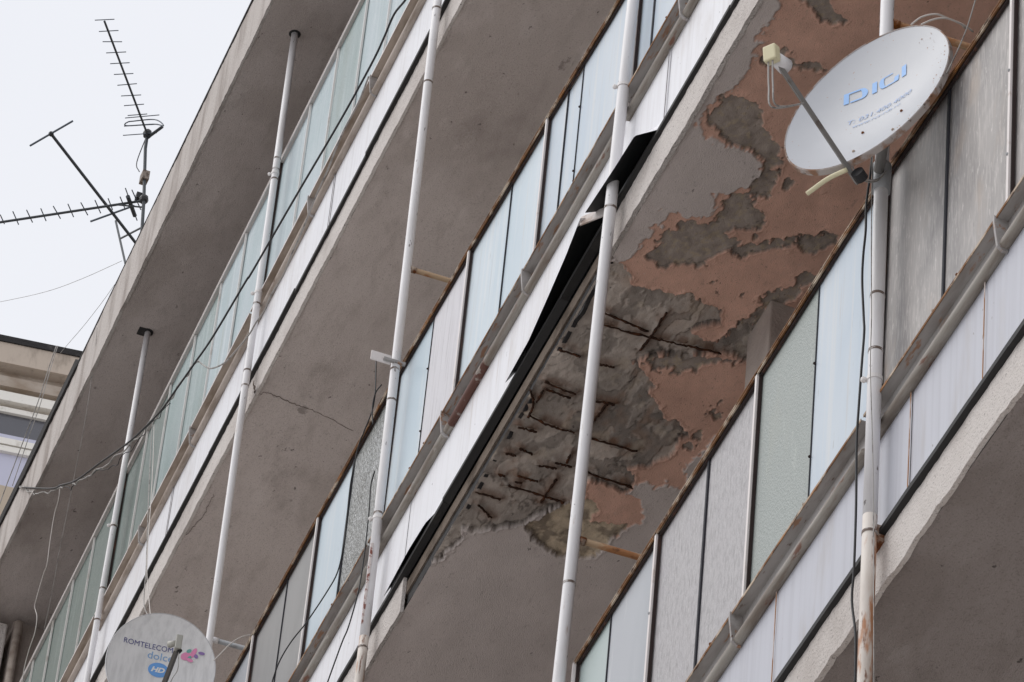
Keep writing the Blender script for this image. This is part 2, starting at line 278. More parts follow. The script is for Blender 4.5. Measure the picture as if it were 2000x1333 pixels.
def u3(s): return (s, s, s)
RUST = lin(112, 66, 38); RUSTD = lin(58, 34, 24); RUSTO = lin(168, 104, 50)
M = {}
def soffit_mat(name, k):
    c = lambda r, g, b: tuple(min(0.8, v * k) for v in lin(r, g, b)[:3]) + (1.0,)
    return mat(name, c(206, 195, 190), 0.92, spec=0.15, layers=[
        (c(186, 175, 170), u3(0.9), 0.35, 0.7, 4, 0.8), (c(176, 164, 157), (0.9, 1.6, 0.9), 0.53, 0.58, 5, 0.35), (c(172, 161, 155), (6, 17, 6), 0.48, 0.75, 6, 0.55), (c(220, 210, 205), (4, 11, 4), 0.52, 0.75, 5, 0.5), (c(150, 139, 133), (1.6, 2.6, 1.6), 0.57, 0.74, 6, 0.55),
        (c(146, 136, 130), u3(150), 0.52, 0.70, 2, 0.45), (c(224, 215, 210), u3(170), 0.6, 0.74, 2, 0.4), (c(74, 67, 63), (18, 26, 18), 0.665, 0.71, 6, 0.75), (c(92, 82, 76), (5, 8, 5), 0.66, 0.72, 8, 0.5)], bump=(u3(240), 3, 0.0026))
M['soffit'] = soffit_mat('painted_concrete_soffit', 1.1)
M['soffit_top'] = soffit_mat('top_level_soffit', 0.93)  # same soffit colours, scaled for the top balcony
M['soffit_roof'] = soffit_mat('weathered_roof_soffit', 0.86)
M['soffit_low'] = soffit_mat('shade_darkened_soffit', 0.52)  # weaker light under the lowest balcony is darkened into this copy
M['soffit_damage'] = mat('peeling_soffit_layers', (1, 1, 1, 1), 0.93, spec=0.15, attr='layer', layers=[
    (lin(110, 98, 90), (24, 50, 24), 0.58, 0.8, 6, 0.35), (lin(84, 74, 68), u3(130), 0.6, 0.72, 3, 0.4), (lin(206, 193, 182), (34, 50, 34), 0.62, 0.8, 4, 0.3), (lin(64, 56, 52), (16, 26, 16), 0.675, 0.72, 6, 0.7)], bump=(u3(230), 4, 0.0022))
M['fascia'] = mat('rough_cast_fascia', lin(214, 207, 202), 0.95, spec=0.15, layers=[
    (lin(176, 167, 161), u3(3), 0.4, 0.75, 4, 0.7), (lin(110, 102, 98), u3(120), 0.58, 0.75, 2, 0.7), (lin(215, 208, 203), u3(60), 0.6, 0.8, 2, 0.6)], bump=(u3(140), 3, 0.008))
M['roof_fascia'] = mat('weathered_roof_fascia', lin(190, 183, 178), 0.93, spec=0.15, layers=[
    (lin(142, 132, 126), (9, 9, 1.4), 0.4, 0.72, 5, 0.8), (lin(105, 98, 94), (26, 26, 2.2), 0.6, 0.8, 4, 0.6), (lin(205, 196, 190), (5, 5, 2), 0.6, 0.8, 4, 0.6)], bump=(u3(80), 3, 0.005))
M['concrete_dark'] = mat('bare_concrete_core', lin(120, 108, 98), 0.95, spec=0.15, layers=[(lin(70, 60, 52), u3(8), 0.4, 0.7, 5, 0.8)], bump=(u3(60), 4, 0.01))
M['wall'] = mat('rendered_wall', lin(168, 156, 148), 0.92, spec=0.15, layers=[(lin(138, 128, 122), u3(4), 0.4, 0.7, 4, 0.7), (lin(100, 92, 88), u3(60), 0.68, 0.8, 2, 0.6)], bump=(u3(70), 3, 0.004))
M['wall_brown'] = mat('bounce_cutting_brown_wall', lin(92, 80, 72), 0.92, spec=0.15, layers=[(lin(76, 66, 60), u3(4), 0.4, 0.7, 4, 0.7)])  # unseen wall, darkened to cut bounce light on the middle soffit
M['wall_white'] = mat('bounce_white_wall', lin(228, 223, 217), 0.92, spec=0.15, layers=[(lin(206, 199, 192), u3(4), 0.4, 0.7, 4, 0.7)])  # unseen wall, whitened to bounce light onto the top balcony soffit
M['crack'] = mat('crack_shadow_line', lin(122, 111, 105), 0.95)
M['tar'] = mat('bitumen_felt', lin(44, 42, 42), 0.85, layers=[(lin(92, 88, 86), u3(14), 0.55, 0.8, 4, 0.6)], bump=(u3(40), 3, 0.006))
M['strip'] = mat('shadowed_fold_strip', lin(40, 39, 39), 0.7, layers=[(lin(84, 80, 76), (6, 6, 40), 0.55, 0.8, 4, 0.6)])
M['sheet'] = mat('white_sheet_metal', lin(228, 228, 232), 0.42, spec=0.5, layers=[(lin(198, 195, 196), (34, 34, 1.0), 0.45, 0.75, 5, 0.55), (lin(188, 180, 174), (3, 3, 1.6), 0.5, 0.74, 6, 0.5), (lin(166, 150, 136), (16, 16, 1.2), 0.62, 0.74, 5, 0.4), (lin(90, 86, 84), (60, 60, 30), 0.70, 0.75, 3, 0.8)])
M['sheet_lilac'] = mat('dull_white_sheet_metal', lin(186, 187, 195), 0.45, spec=0.45, layers=[(lin(168, 168, 175), (38, 38, 0.8), 0.4, 0.75, 4, 0.6), (lin(160, 151, 144), (5, 5, 1), 0.52, 0.72, 5, 0.6), (lin(176, 140, 108), (22, 22, 0.9), 0.66, 0.76, 4, 0.5), (lin(120, 110, 104), (50, 50, 25), 0.74, 0.79, 2, 0.7)])
M['sheet_back'] = mat('black_back_of_sheet', lin(30, 32, 33), 0.42, spec=0.4, layers=[(lin(36, 36, 36), u3(5), 0.45, 0.8, 4, 0.5)])
M['seam'] = mat('sheet_joint', lin(134, 130, 132), 0.7)
M['seam_rust'] = mat('rusty_sheet_joint', lin(164, 122, 90), 0.85, layers=[(lin(206, 196, 190), (30, 30, 8), 0.46, 0.6, 3, 0.9)])
M['white_pole'] = mat('white_pole_paint', lin(222, 220, 221), 0.4, spec=0.5, layers=[(lin(186, 180, 176), (14, 14, 2.2), 0.46, 0.76, 5, 0.55), (lin(150, 118, 92), (40, 40, 5), 0.66, 0.74, 5, 0.6), (lin(70, 60, 54), (60, 60, 18), 0.67, 0.71, 4, 0.8)], rough2=0.6)
M['rusty_pole'] = mat('rust_stained_pole_paint', lin(214, 206, 198), 0.55, spec=0.4, layers=[(lin(176, 160, 144), (12, 12, 3), 0.4, 0.7, 4, 0.7), (RUSTO, (26, 26, 5), 0.5, 0.62, 5, 0.85), (RUST, (50, 50, 12), 0.56, 0.66, 4, 0.9), (lin(52, 40, 34), (70, 70, 25), 0.7, 0.77, 3, 0.9)])
M['ring'] = mat('pole_joint_ring', lin(112, 98, 90), 0.75, layers=[(lin(204, 200, 198), u3(60), 0.5, 0.6, 2, 0.8)])
M['ring_white'] = mat('painted_pole_collar', lin(222, 218, 216), 0.5)
M['rust'] = mat('rusted_iron', RUST, 0.85, spec=0.2, layers=[(RUSTO, (22, 22, 22), 0.45, 0.7, 4, 0.9), (RUSTD, u3(45), 0.5, 0.68, 4, 0.8), (lin(190, 178, 164), (14, 14, 14), 0.5, 0.62, 5, 0.8)], bump=(u3(120), 3, 0.003))
M['rebar'] = mat('corroded_bar', lin(58, 40, 31), 0.9, spec=0.15, layers=[(lin(98, 60, 38), u3(30), 0.5, 0.68, 4, 0.8), (lin(34, 26, 22), u3(50), 0.5, 0.7, 3, 0.8)])
M['rust_tan'] = mat('rust_streaked_tan_tube', lin(176, 150, 122), 0.75, spec=0.25, layers=[(lin(150, 96, 54), (16, 10, 16), 0.46, 0.62, 5, 0.85), (lin(92, 58, 40), (26, 14, 26), 0.56, 0.68, 5, 0.8)])
M['rust_rail'] = mat('rusted_rail_with_old_paint', lin(124, 88, 58), 0.8, spec=0.25, layers=[(lin(196, 182, 164), (9, 24, 24), 0.46, 0.6, 5, 0.85), (lin(70, 46, 34), (22, 40, 40), 0.5, 0.66, 5, 0.85), (lin(160, 108, 58), (12, 12, 12), 0.56, 0.68, 4, 0.7)])
M['white_rail'] = mat('white_painted_rail', lin(224, 217, 214), 0.5, layers=[(lin(170, 146, 128), (8, 8, 8), 0.58, 0.72, 4, 0.8), (lin(110, 80, 62), (14, 14, 14), 0.68, 0.76, 4, 0.8)])
M['white_bar'] = mat('white_glazing_bar_paint', lin(228, 223, 219), 0.5, layers=[(lin(184, 172, 162), (9, 9, 9), 0.56, 0.72, 4, 0.7)])
M['grey_rail'] = mat('grey_painted_angle', lin(166, 162, 160), 0.55, spec=0.4, layers=[(lin(130, 123, 118), (4, 20, 20), 0.42, 0.68, 5, 0.7), (lin(150, 104, 68), (9, 40, 40), 0.57, 0.66, 5, 0.8), (lin(84, 58, 44), (14, 50, 50), 0.63, 0.7, 5, 0.8)])
M['beige_rail'] = mat('grimy_cream_angle', lin(182, 170, 160), 0.6, layers=[(lin(134, 118, 104), (5, 16, 16), 0.42, 0.7, 4, 0.8), (lin(100, 72, 54), (12, 30, 30), 0.66, 0.75, 3, 0.8)])
M['pipe_grey'] = mat('dull_grey_pipe', lin(150, 144, 136), 0.5, spec=0.4, layers=[(lin(108, 94, 82), (4, 30, 30), 0.42, 0.7, 5, 0.8), (lin(110, 66, 46), (8, 30, 30), 0.6, 0.68, 5, 0.85), (lin(200, 194, 188), (6, 30, 30), 0.64, 0.7, 4, 0.7)])
M['pipe_red'] = mat('pipe_with_red_primer', lin(92, 58, 48), 0.6, layers=[(lin(150, 140, 132), (14, 14, 14), 0.56, 0.62, 4, 0.9)])
M['red_mark'] = mat('red_primer_streak', lin(132, 82, 72), 0.75, layers=[(lin(214, 206, 202), u3(50), 0.46, 0.56, 4, 0.9)])
M['galv'] = mat('galvanised_tube', lin(168, 170, 172), 0.5, metal=0.3, layers=[(lin(120, 118, 116), u3(30), 0.5, 0.7, 3, 0.6)])
M['putty'] = mat('dark_joint_gap', lin(46, 46, 52), 0.8)
M['rustshade'] = mat('dark_rust_and_shadow', lin(48, 36, 34), 0.85, layers=[(lin(96, 62, 46), (30, 30, 8), 0.55, 0.75, 3, 0.7)])  # painted shadow of recesses, also dark rust on the screws
M['black_cable'] = mat('black_cable_sheath', lin(34, 34, 36), 0.55)
M['grey_cable'] = mat('grey_cable_sheath', lin(158, 154, 150), 0.6, layers=[(lin(96, 92, 88), u3(25), 0.5, 0.65, 3, 0.7)])
M['white_cable'] = mat('white_cable_sheath', lin(206, 200, 194), 0.6)
M['antenna'] = mat('weathered_antenna_tube', lin(62, 66, 70), 0.6, metal=0.2)
M['antenna_rod'] = mat('antenna_rod', lin(84, 92, 102), 0.55, metal=0.2)
M['antenna_box'] = mat('antenna_junction_box', lin(140, 128, 118), 0.7, layers=[(lin(80, 66, 56), u3(60), 0.5, 0.6, 2, 0.8)])
M['black_plastic'] = mat('black_plastic', lin(36, 36, 38), 0.5)
M['dish'] = mat('white_dish_enamel', lin(176, 178, 183), 0.36, spec=0.5, layers=[(lin(166, 169, 175), u3(7), 0.4, 0.75, 4, 0.5), (lin(160, 110, 76), u3(70), 0.71, 0.76, 2, 0.9)])
M['dish_grey'] = mat('grey_dish_enamel', lin(222, 221, 221), 0.45, spec=0.45, layers=[(lin(200, 199, 199), (40, 40, 3), 0.4, 0.7, 4, 0.8), (lin(110, 108, 108), (70, 70, 14), 0.72, 0.78, 3, 0.7)])
M['dish_rim'] = mat('rust_edged_dish_rim', lin(168, 160, 156), 0.6, layers=[(lin(132, 92, 62), u3(16), 0.46, 0.62, 4, 0.9), (lin(80, 60, 46), u3(40), 0.58, 0.7, 3, 0.8)])
M['dish_rim_grey'] = mat('grey_dish_rim', lin(190, 190, 192), 0.5)
M['dish_back'] = mat('dish_back_enamel', lin(150, 148, 146), 0.6)
M['blue_print'] = mat('faded_light_blue_print', lin(146, 186, 236), 0.5)
M['blue_print_faint'] = mat('faint_light_blue_print', lin(164, 184, 218), 0.5)
M['navy_print'] = mat('navy_print', lin(70, 72, 130), 0.5)
M['sky_print'] = mat('sky_blue_print', lin(126, 166, 208), 0.5)
M['badge_blue'] = mat('blue_badge_print', lin(106, 160, 222), 0.5)
M['badge_white'] = mat('white_badge_print', lin(228, 226, 222), 0.5)
M['pink_print'] = mat('pink_print', lin(224, 140, 180), 0.5)
M['green_print'] = mat('green_print', lin(110, 166, 160), 0.5)
M['violet_print'] = mat('violet_print', lin(138, 112, 168), 0.5)
M['arm'] = mat('dark_steel_arm', lin(126, 124, 122), 0.45, metal=0.2, layers=[(lin(80, 60, 50), u3(20), 0.55, 0.7, 3, 0.7)])
M['arm_dark'] = mat('dull_dark_arm', lin(86, 82, 78), 0.6)
M['cream_plastic'] = mat('yellowed_plastic', lin(214, 206, 172), 0.5)
M['grey_plastic'] = mat('grey_plastic', lin(166, 164, 156), 0.5)
M['far_fascia'] = mat('cream_eaves_board', lin(192, 178, 164), 0.85, layers=[(lin(140, 128, 116), (12, 12, 4), 0.5, 0.75, 4, 0.7)])
M['far_wall'] = mat('stained_cream_render', lin(184, 172, 160), 0.92, layers=[(lin(146, 128, 110), (3, 3, 5), 0.4, 0.7, 5, 0.8)])
M['far_frame'] = mat('white_window_frame', lin(236, 232, 224), 0.5, layers=[(lin(190, 182, 172), u3(20), 0.55, 0.75, 3, 0.6)])
M['far_glass'] = mat('dark_window_glass', lin(92, 92, 98), 0.15, spec=0.6)
M['far_blind'] = mat('pale_blind_behind_glass', lin(196, 196, 214), 0.3)
M['far_tan'] = mat('tan_wall_panel', lin(188, 174, 156), 0.85)
M['ground'] = mat('pale_bounce_paving', lin(208, 206, 204), 0.95, layers=[(lin(190, 188, 186), u3(0.6), 0.4, 0.7, 5, 0.8), (lin(160, 158, 156), u3(8), 0.6, 0.8, 4, 0.6)])  # unseen ground, kept pale to bounce light up to the soffits
M['kerb'] = mat('kerb_stone', lin(150, 147, 142), 0.9)
M['asphalt'] = mat('asphalt', lin(72, 72, 74), 0.95, layers=[(lin(96, 95, 94), u3(20), 0.5, 0.7, 4, 0.6)])
# glazing: wired, frosted and ribbed sheets, all weathered
def glass(name, c, rough, layers, bump=None): return mat(name, c, rough, spec=0.5, layers=layers, bump=bump)
M['g_teal'] = glass('frosted_green_glass', lin(142, 157, 157), 0.42, [(lin(122, 143, 141), (3, 3, 1.2), 0.4, 0.7, 5, 0.8), (lin(174, 186, 186), (24, 24, 1.2), 0.48, 0.7, 5, 0.6), (lin(116, 128, 118), (5, 5, 0.6), 0.54, 0.72, 5, 0.6), (lin(176, 188, 188), u3(170), 0.55, 0.68, 2, 0.4)], bump=((150, 150, 60), 2, 0.002))
M['g_teal3'] = glass('dim_green_glass', lin(102, 115, 110), 0.42, [(lin(88, 103, 97), (3, 3, 1.2), 0.4, 0.75, 4, 0.8), (lin(126, 139, 135), (22, 22, 1.5), 0.5, 0.75, 5, 0.5), (lin(80, 92, 84), (5, 5, 0.6), 0.56, 0.75, 4, 0.5)], bump=((150, 150, 60), 2, 0.002))
M['g_teal2'] = glass('pale_green_glass', lin(172, 185, 190), 0.4, [(lin(150, 170, 173), (4, 4, 1.4), 0.4, 0.7, 5, 0.8), (lin(196, 205, 208), (26, 26, 1.2), 0.48, 0.7, 5, 0.6), (lin(152, 159, 148), (7, 7, 0.5), 0.58, 0.72, 5, 0.6), (lin(196, 204, 206), u3(160), 0.55, 0.68, 2, 0.4)], bump=(u3(140), 2, 0.0015))
M['g_pale'] = glass('pale_blue_wired_glass', lin(199, 210, 217), 0.38, [(lin(180, 197, 207), (2.5, 2.5, 0.8), 0.38, 0.7, 4, 0.85), (lin(212, 217, 219), (30, 30, 0.8), 0.48, 0.7, 5, 0.6), (lin(176, 174, 166), (20, 20, 1), 0.6, 0.74, 5, 0.5), (lin(150, 156, 158), (60, 60, 8), 0.66, 0.74, 4, 0.5)])
M['g_ice'] = glass('milky_ice_blue_glass', lin(194, 203, 211), 0.38, [(lin(174, 190, 204), (3, 3, 0.8), 0.38, 0.7, 4, 0.85), (lin(206, 208, 208), (26, 26, 0.7), 0.5, 0.7, 5, 0.6), (lin(176, 168, 158), (18, 18, 0.9), 0.6, 0.74, 5, 0.5), (lin(150, 150, 148), (60, 60, 8), 0.66, 0.73, 4, 0.5)])
M['g_streak'] = glass('streaky_lilac_white_glass', lin(204, 202, 206), 0.5, [(lin(176, 173, 176), (60, 60, 3), 0.45, 0.7, 5, 0.7), (lin(190, 178, 172), (8, 8, 1.5), 0.55, 0.8, 4, 0.6), (lin(150, 146, 150), (90, 90, 14), 0.66, 0.74, 4, 0.6)], bump=((120, 120, 10), 3, 0.002))
M['g_grey'] = glass('dull_grey_glass', lin(142, 141, 140), 0.45, [(lin(122, 122, 121), (6, 6, 1.4), 0.4, 0.75, 4, 0.7), (lin(166, 163, 160), (40, 40, 5), 0.6, 0.8, 4, 0.5)])
M['g_ripple'] = glass('rippled_grey_glass', lin(140, 142, 140), 0.25, [(lin(190, 192, 194), (60, 60, 34), 0.56, 0.68, 3, 0.7), (lin(118, 120, 116), u3(5), 0.45, 0.7, 4, 0.6)], bump=((90, 90, 45), 2, 0.012))
M['g_ribbed'] = glass('finely_ribbed_grey_glass', lin(172, 169, 170), 0.5, [(lin(146, 143, 144), (70, 70, 22), 0.45, 0.65, 3, 0.7), (lin(168, 165, 168), (6, 6, 1.2), 0.45, 0.75, 4, 0.6)], bump=((110, 110, 32), 3, 0.004))
M['g_granular'] = glass('grainy_grey_green_glass', lin(158, 164, 160), 0.5, [(lin(138, 146, 142), u3(160), 0.42, 0.62, 2, 0.7), (lin(192, 198, 190), (24, 24, 6), 0.6, 0.8, 4, 0.5), (lin(166, 166, 152), (4, 4, 1), 0.55, 0.8, 3, 0.6)], bump=(u3(180), 2, 0.003))
M['g_board'] = glass('scratched_grey_panel', lin(162, 157, 154), 0.5, [(lin(124, 120, 119), (4, 4, 2.0), 0.40, 0.66, 6, 0.8), (lin(192, 186, 182), (120, 120, 16), 0.46, 0.66, 6, 0.55), (lin(214, 209, 205), (100, 100, 22), 0.61, 0.69, 5, 0.55), (lin(168, 152, 138), (7, 7, 2.5), 0.54, 0.70, 6, 0.55), (lin(96, 92, 90), (30, 30, 6), 0.64, 0.74, 5, 0.4)])
M['g_sage'] = glass('pale_sage_glass', lin(176, 188, 186), 0.4, [(lin(162, 178, 175), (4, 4, 1), 0.4, 0.75, 3, 0.8)])
M['g_mist'] = glass('pale_grey_blue_glass', lin(174, 177, 182), 0.42, [(lin(158, 163, 168), (4, 4, 1), 0.4, 0.75, 3, 0.8), (lin(206, 206, 206), (26, 26, 3), 0.62, 0.75, 3, 0.5)])

# ------------------------------------------------------------------ ground
def setting(o):
    o['kind'] = 'structure'
    return o
setting(MB().box(-900, 900, -15.0, -9.0, -0.3, 0.0).build('road', M['asphalt']))
setting(MB().box(-900, 900, -8.85, 900, -0.3, 0.12).build('pavement', M['ground']))
setting(MB().box(-900, 900, -900, -15.15, -0.3, 0.12).build('bounce_square', M['ground']))  # out of view, added as pale ground for bounce light
setting(MB().box(-900, 900, -9.0, -8.85, -0.3, 0.125).build('kerb', M['kerb']))
setting(MB().box(-900, 900, -15.15, -15.0, -0.3, 0.125).build('kerb', M['kerb']))

# ------------------------------------------------------------------ the apartment house
XL, XR, YB = -20.70, -6.0, 1.15
LEV = {1: 15.455, 2: 12.44, 3: 9.43}
ROOF_Z, ROOF_Y, ROOF_T = 17.57, -0.20, 17.91
house = thing('apartment_building', (-13, YB, 0.12), 'grey concrete apartment block with long open balconies seen from below', 'building')

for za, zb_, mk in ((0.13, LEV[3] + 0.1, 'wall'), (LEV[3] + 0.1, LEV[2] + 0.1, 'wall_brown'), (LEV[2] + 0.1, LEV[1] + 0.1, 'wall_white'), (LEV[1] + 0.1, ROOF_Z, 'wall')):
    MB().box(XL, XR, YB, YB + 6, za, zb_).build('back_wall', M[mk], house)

def soffit_mesh(name, x0, x1, y0, y1, z, nx, ny, material, parent, damage=False, seed=1):
    xs = np.linspace(x0, x1, nx); ys = np.linspace(y0, y1, ny)
    X, Y = np.meshgrid(xs, ys, indexing='ij')
    H = (fbm(X * 1.3, Y * 2.2, seed) - 0.5) * 0.012 + (fbm(X * 9, Y * 9, seed + 5) - 0.5) * 0.003
    H *= np.clip((Y - y0) / 0.05, 0, 1)
    colr = None
    if damage:
        wob = (fbm(X * 12, Y * 18, 3, 6) - 0.5) * 0.085 + (fbm(X * 55, Y * 75, 4, 5) - 0.5) * 0.045
        n1 = fbm(X * 6, Y * 9, 21); n2 = fbm(X * 26, Y * 36, 22, 6); n3 = fbm(X * 70, Y * 90, 25, 3)
        sp = sdist(X, Y, PINK) + wob * 0.9
        sc = sdist(X, Y, SPALL) + wob * 0.7
        so = sdist(X, Y, OCHRE) + wob * 0.6
        ss = np.full(X.shape, -9.0)
        for pl in SCRATCH:
            ss = np.maximum(ss, sdist(X, Y, pl))
        ss = ss + wob * 0.9
        # scattered chips and flakes of the pink coat
        chips = (fbm(X * 8, Y * 16, 61) - 0.74) * 0.5
        ss = np.maximum(ss, np.where(sp > 0.03, chips, -9))
        def c3(*rgb): return np.array(lin(*rgb)[:3])
        base = c3(206, 195, 190)[None, None] * (0.88 + 0.22 * n1[..., None])
        pink = c3(218, 176, 157)[None, None] * (0.78 + 0.36 * n1[..., None]) * (0.88 + 0.24 * n2[..., None])
        brown = c3(166, 154, 145)[None, None] * (0.55 + 0.8 * n2[..., None])
        fleck = np.clip((n3 - 0.58) * 8, 0, 1)[..., None]
        brown = brown * (1 - fleck * 0.5) + c3(186, 168, 140)[None, None] * fleck * 0.5
        ochre = c3(200, 183, 160)[None, None] * (0.62 + 0.7 * n2[..., None])
        dk = np.clip((fbm(X * 26, Y * 26, 77) - 0.52) * 7, 0, 1)[..., None]
        ochre = ochre * (1 - 0.6 * dk) + c3(92, 82, 76)[None, None] * 0.6 * dk
        conc = c3(184, 173, 164)[None, None] * (0.55 + 0.8 * n1[..., None]) * (0.7 + 0.6 * n2[..., None])
        shelf_f = fbm(X * 2.6, Y * 5.0, 35, 6) * 9
        shelf = np.floor(shelf_f) / 9
        edge = np.minimum(shelf_f - np.floor(shelf_f), np.ceil(shelf_f) - shelf_f)
        conc = conc * (0.62 + 0.85 * hash2(np.floor(shelf_f), np.floor(shelf_f) * 0, 5))[..., None]
        ek = (np.clip(1 - edge / 0.10, 0, 1) * np.clip((fbm(X * 7, Y * 11, 36, 4) - 0.45) * 6, 0, 1) * 0.7)[..., None]
        conc = conc * (1 - ek) + c3(62, 52, 46)[None, None] * ek
        rd = np.full(X.shape, 9.0)
        for r_ in REBAR:
            for (xa, ya_), (xb, yb_) in zip(r_[:-1], r_[1:]):
                ex, ey = xb - xa, yb_ - ya_
                tt = np.clip(((X - xa) * ex + (Y - ya_) * ey) / (ex * ex + ey * ey), 0, 1)
                rd = np.minimum(rd, np.hypot(X - xa - tt * ex, Y - ya_ - tt * ey))
        rk = (np.exp(-(rd / 0.022) ** 2) * np.clip((n2 - 0.3) * 3.5, 0, 1) * 0.75)[..., None]
        conc = conc * (1 - rk) + c3(104, 72, 52)[None, None] * rk
        rs = np.clip((fbm(X * 5, Y * 9, 41) - 0.56) * 6, 0, 1)[..., None] * np.clip((n2 - 0.4) * 4, 0, 1)[..., None]
        conc = conc * (1 - 0.4 * rs) + c3(140, 104, 78)[None, None] * 0.4 * rs
        pale = np.clip((fbm(X * 11, Y * 17, 45) - 0.64) * 9, 0, 1)[..., None]
        conc = conc * (1 - 0.55 * pale) + c3(190, 176, 160)[None, None] * 0.55 * pale
        st = lambda d, w=0.003: np.clip(d / w + 0.5, 0, 1)[..., None]
        colr = base
        colr = colr * (1 - st(sp)) + pink * st(sp)
        colr = colr * (1 - st(ss)) + brown * st(ss)
        colr = colr * (1 - st(sc)) + conc * st(sc)
        colr = colr * (1 - st(so)) + ochre * st(so)
        for dd, k_ in ((sc, 0.75), (ss, 0.45), (so, 0.55)):
            g_ = (k_ * np.clip((fbm(X * 16, Y * 22, 88, 4) - 0.36) * 5, 0, 1) * np.exp(-((dd - 0.004) / 0.0055) ** 2))[..., None]
            colr = colr * (1 - g_) + c3(52, 44, 39)[None, None] * g_
        s1 = lambda d, w=0.005: np.clip(d / w + 0.5, 0, 1)
        lump = shelf * 0.024 - 0.005 + (fbm(X * 40, Y * 60, 32, 6) - 0.5) * 0.007 - 0.010 * np.exp(-(rd / 0.010) ** 2)
        H = H + 0.004 * s1(sp) + (0.006 + 0.006 * n2) * s1(ss)
        H = H * (1 - s1(so)) + (0.010 + 0.008 * n2) * s1(so)
        H = H * (1 - s1(sc)) + (0.016 + lump) * s1(sc)
        for dd, am_ in ((sp, 0.0012), (ss, 0.002), (sc, 0.004), (so, 0.002)):            # curled, overhanging edges of each coat
            H = H - am_ * np.exp(-((dd + 0.005) / 0.005) ** 2)
    Z = z + H
    off = ORIGIN[parent.name]
    co = np.stack([X - off.x, Y - off.y, Z - off.z], -1).reshape(-1, 3).astype(np.float32)
    idx = np.arange(nx * ny).reshape(nx, ny)
    q = np.stack([idx[:-1, :-1], idx[:-1, 1:], idx[1:, 1:], idx[1:, :-1]], -1).reshape(-1, 4)
    me = bpy.data.meshes.new(name)
    me.vertices.add(len(co)); me.vertices.foreach_set('co', co.ravel())
    me.loops.add(q.size); me.loops.foreach_set('vertex_index', q.ravel().astype(np.int32))
    me.polygons.add(len(q)); me.polygons.foreach_set('loop_start', np.arange(0, q.size, 4, dtype=np.int32))
    me.update(calc_edges=True)
    me.polygons.foreach_set('use_smooth', np.ones(len(q), bool))
    if colr is not None:
        at = me.attributes.new('layer', 'FLOAT_COLOR', 'POINT')
        at.data.foreach_set('color', np.concatenate([np.clip(colr, 0.01, 1), np.ones(colr.shape[:2] + (1,))], -1).reshape(-1).astype(np.float32))
    me.materials.append(material)
    o = bpy.data.objects.new(name, me)
    COL.objects.link(o)
    o.parent = parent
    ORIGIN[o.name] = off
    return o

def fascia_strip(name, x0, x1, yf, th, z0, z1, material, parent, rag=0.012, seed=3, step=0.02):
    """plaster band on a slab edge with an uneven, crumbling lower edge"""
    n = max(2, int((x1 - x0) / step))
    xs = np.linspace(x0, x1, n)
    low = z0 + (fbm(xs * 7, xs * 0 + seed, seed) - 0.5) * rag * 2.0 + (fbm(xs * 40, xs * 0 + seed, seed + 2) - 0.5) * rag * 1.2
    low = np.minimum(low - 0.004, z0 + 0.002)
    bow = (fbm(xs * 1.1, xs * 0 + 4.2, seed + 9) - 0.5) * 0.010
    mb = MB()
    rows = 4
    for i in range(n):
        for k in range(rows + 1):
            t = k / rows
            mb.v.append((xs[i], yf + bow[i] + (random.random() - 0.5) * 0.002, low[i] * (1 - t) + z1 * t))
        mb.v.append((xs[i], yf + th, low[i] + 0.001)); mb.v.append((xs[i], yf + th, z1))
    c = rows + 3
    for i in range(n - 1):
        a, b = i * c, (i + 1) * c
        for k in range(rows):
            mb.f.append((a + k, b + k, b + k + 1, a + k + 1)); mb.mi.append(0)
        mb.f.append((a, a + rows + 1, b + rows + 1, b)); mb.mi.append(0)
        mb.f.append((a + rows, b + rows, b + rows + 2, a + rows + 2)); mb.mi.append(0)
    mb.f.append(tuple(range(0, rows + 1)) + (rows + 2, rows + 1)); mb.mi.append(0)
    e = (n - 1) * c
    mb.f.append(tuple(reversed([e + k for k in range(rows + 1)] + [e + rows + 2, e + rows + 1]))); mb.mi.append(0)
    return mb.build(name, material, parent)

def ribbon(name, pts2, z, w, material, parent, seed=0):
    """hairline crack: a narrow wandering groove just under the soffit"""
    rnd = random.Random(seed)
    P = smooth_path([(x, y, z) for x, y in pts2], 7)
    mb = MB()
    for i, p in enumerate(P):
        t = (P[min(i + 1, len(P) - 1)] - P[max(i - 1, 0)]).normalized()
        nrm = Vector((-t.y, t.x, 0)).normalized()
        j = nrm * (rnd.random() - 0.5) * 0.010
        ww = w * (0.35 + 0.9 * rnd.random())
        mb.v += [tuple(p + j + nrm * ww), tuple(p + j - nrm * ww), tuple(p + j + Vector((0, 0, 0.02)))]
    for i in range(len(P) - 1):
        a = i * 3
        mb.f += [(a, a + 3, a + 4, a + 1), (a + 1, a + 4, a + 5, a + 2), (a + 2, a + 5, a + 3, a)]; mb.mi += [0] * 3
    return mb.build(name, material, parent)

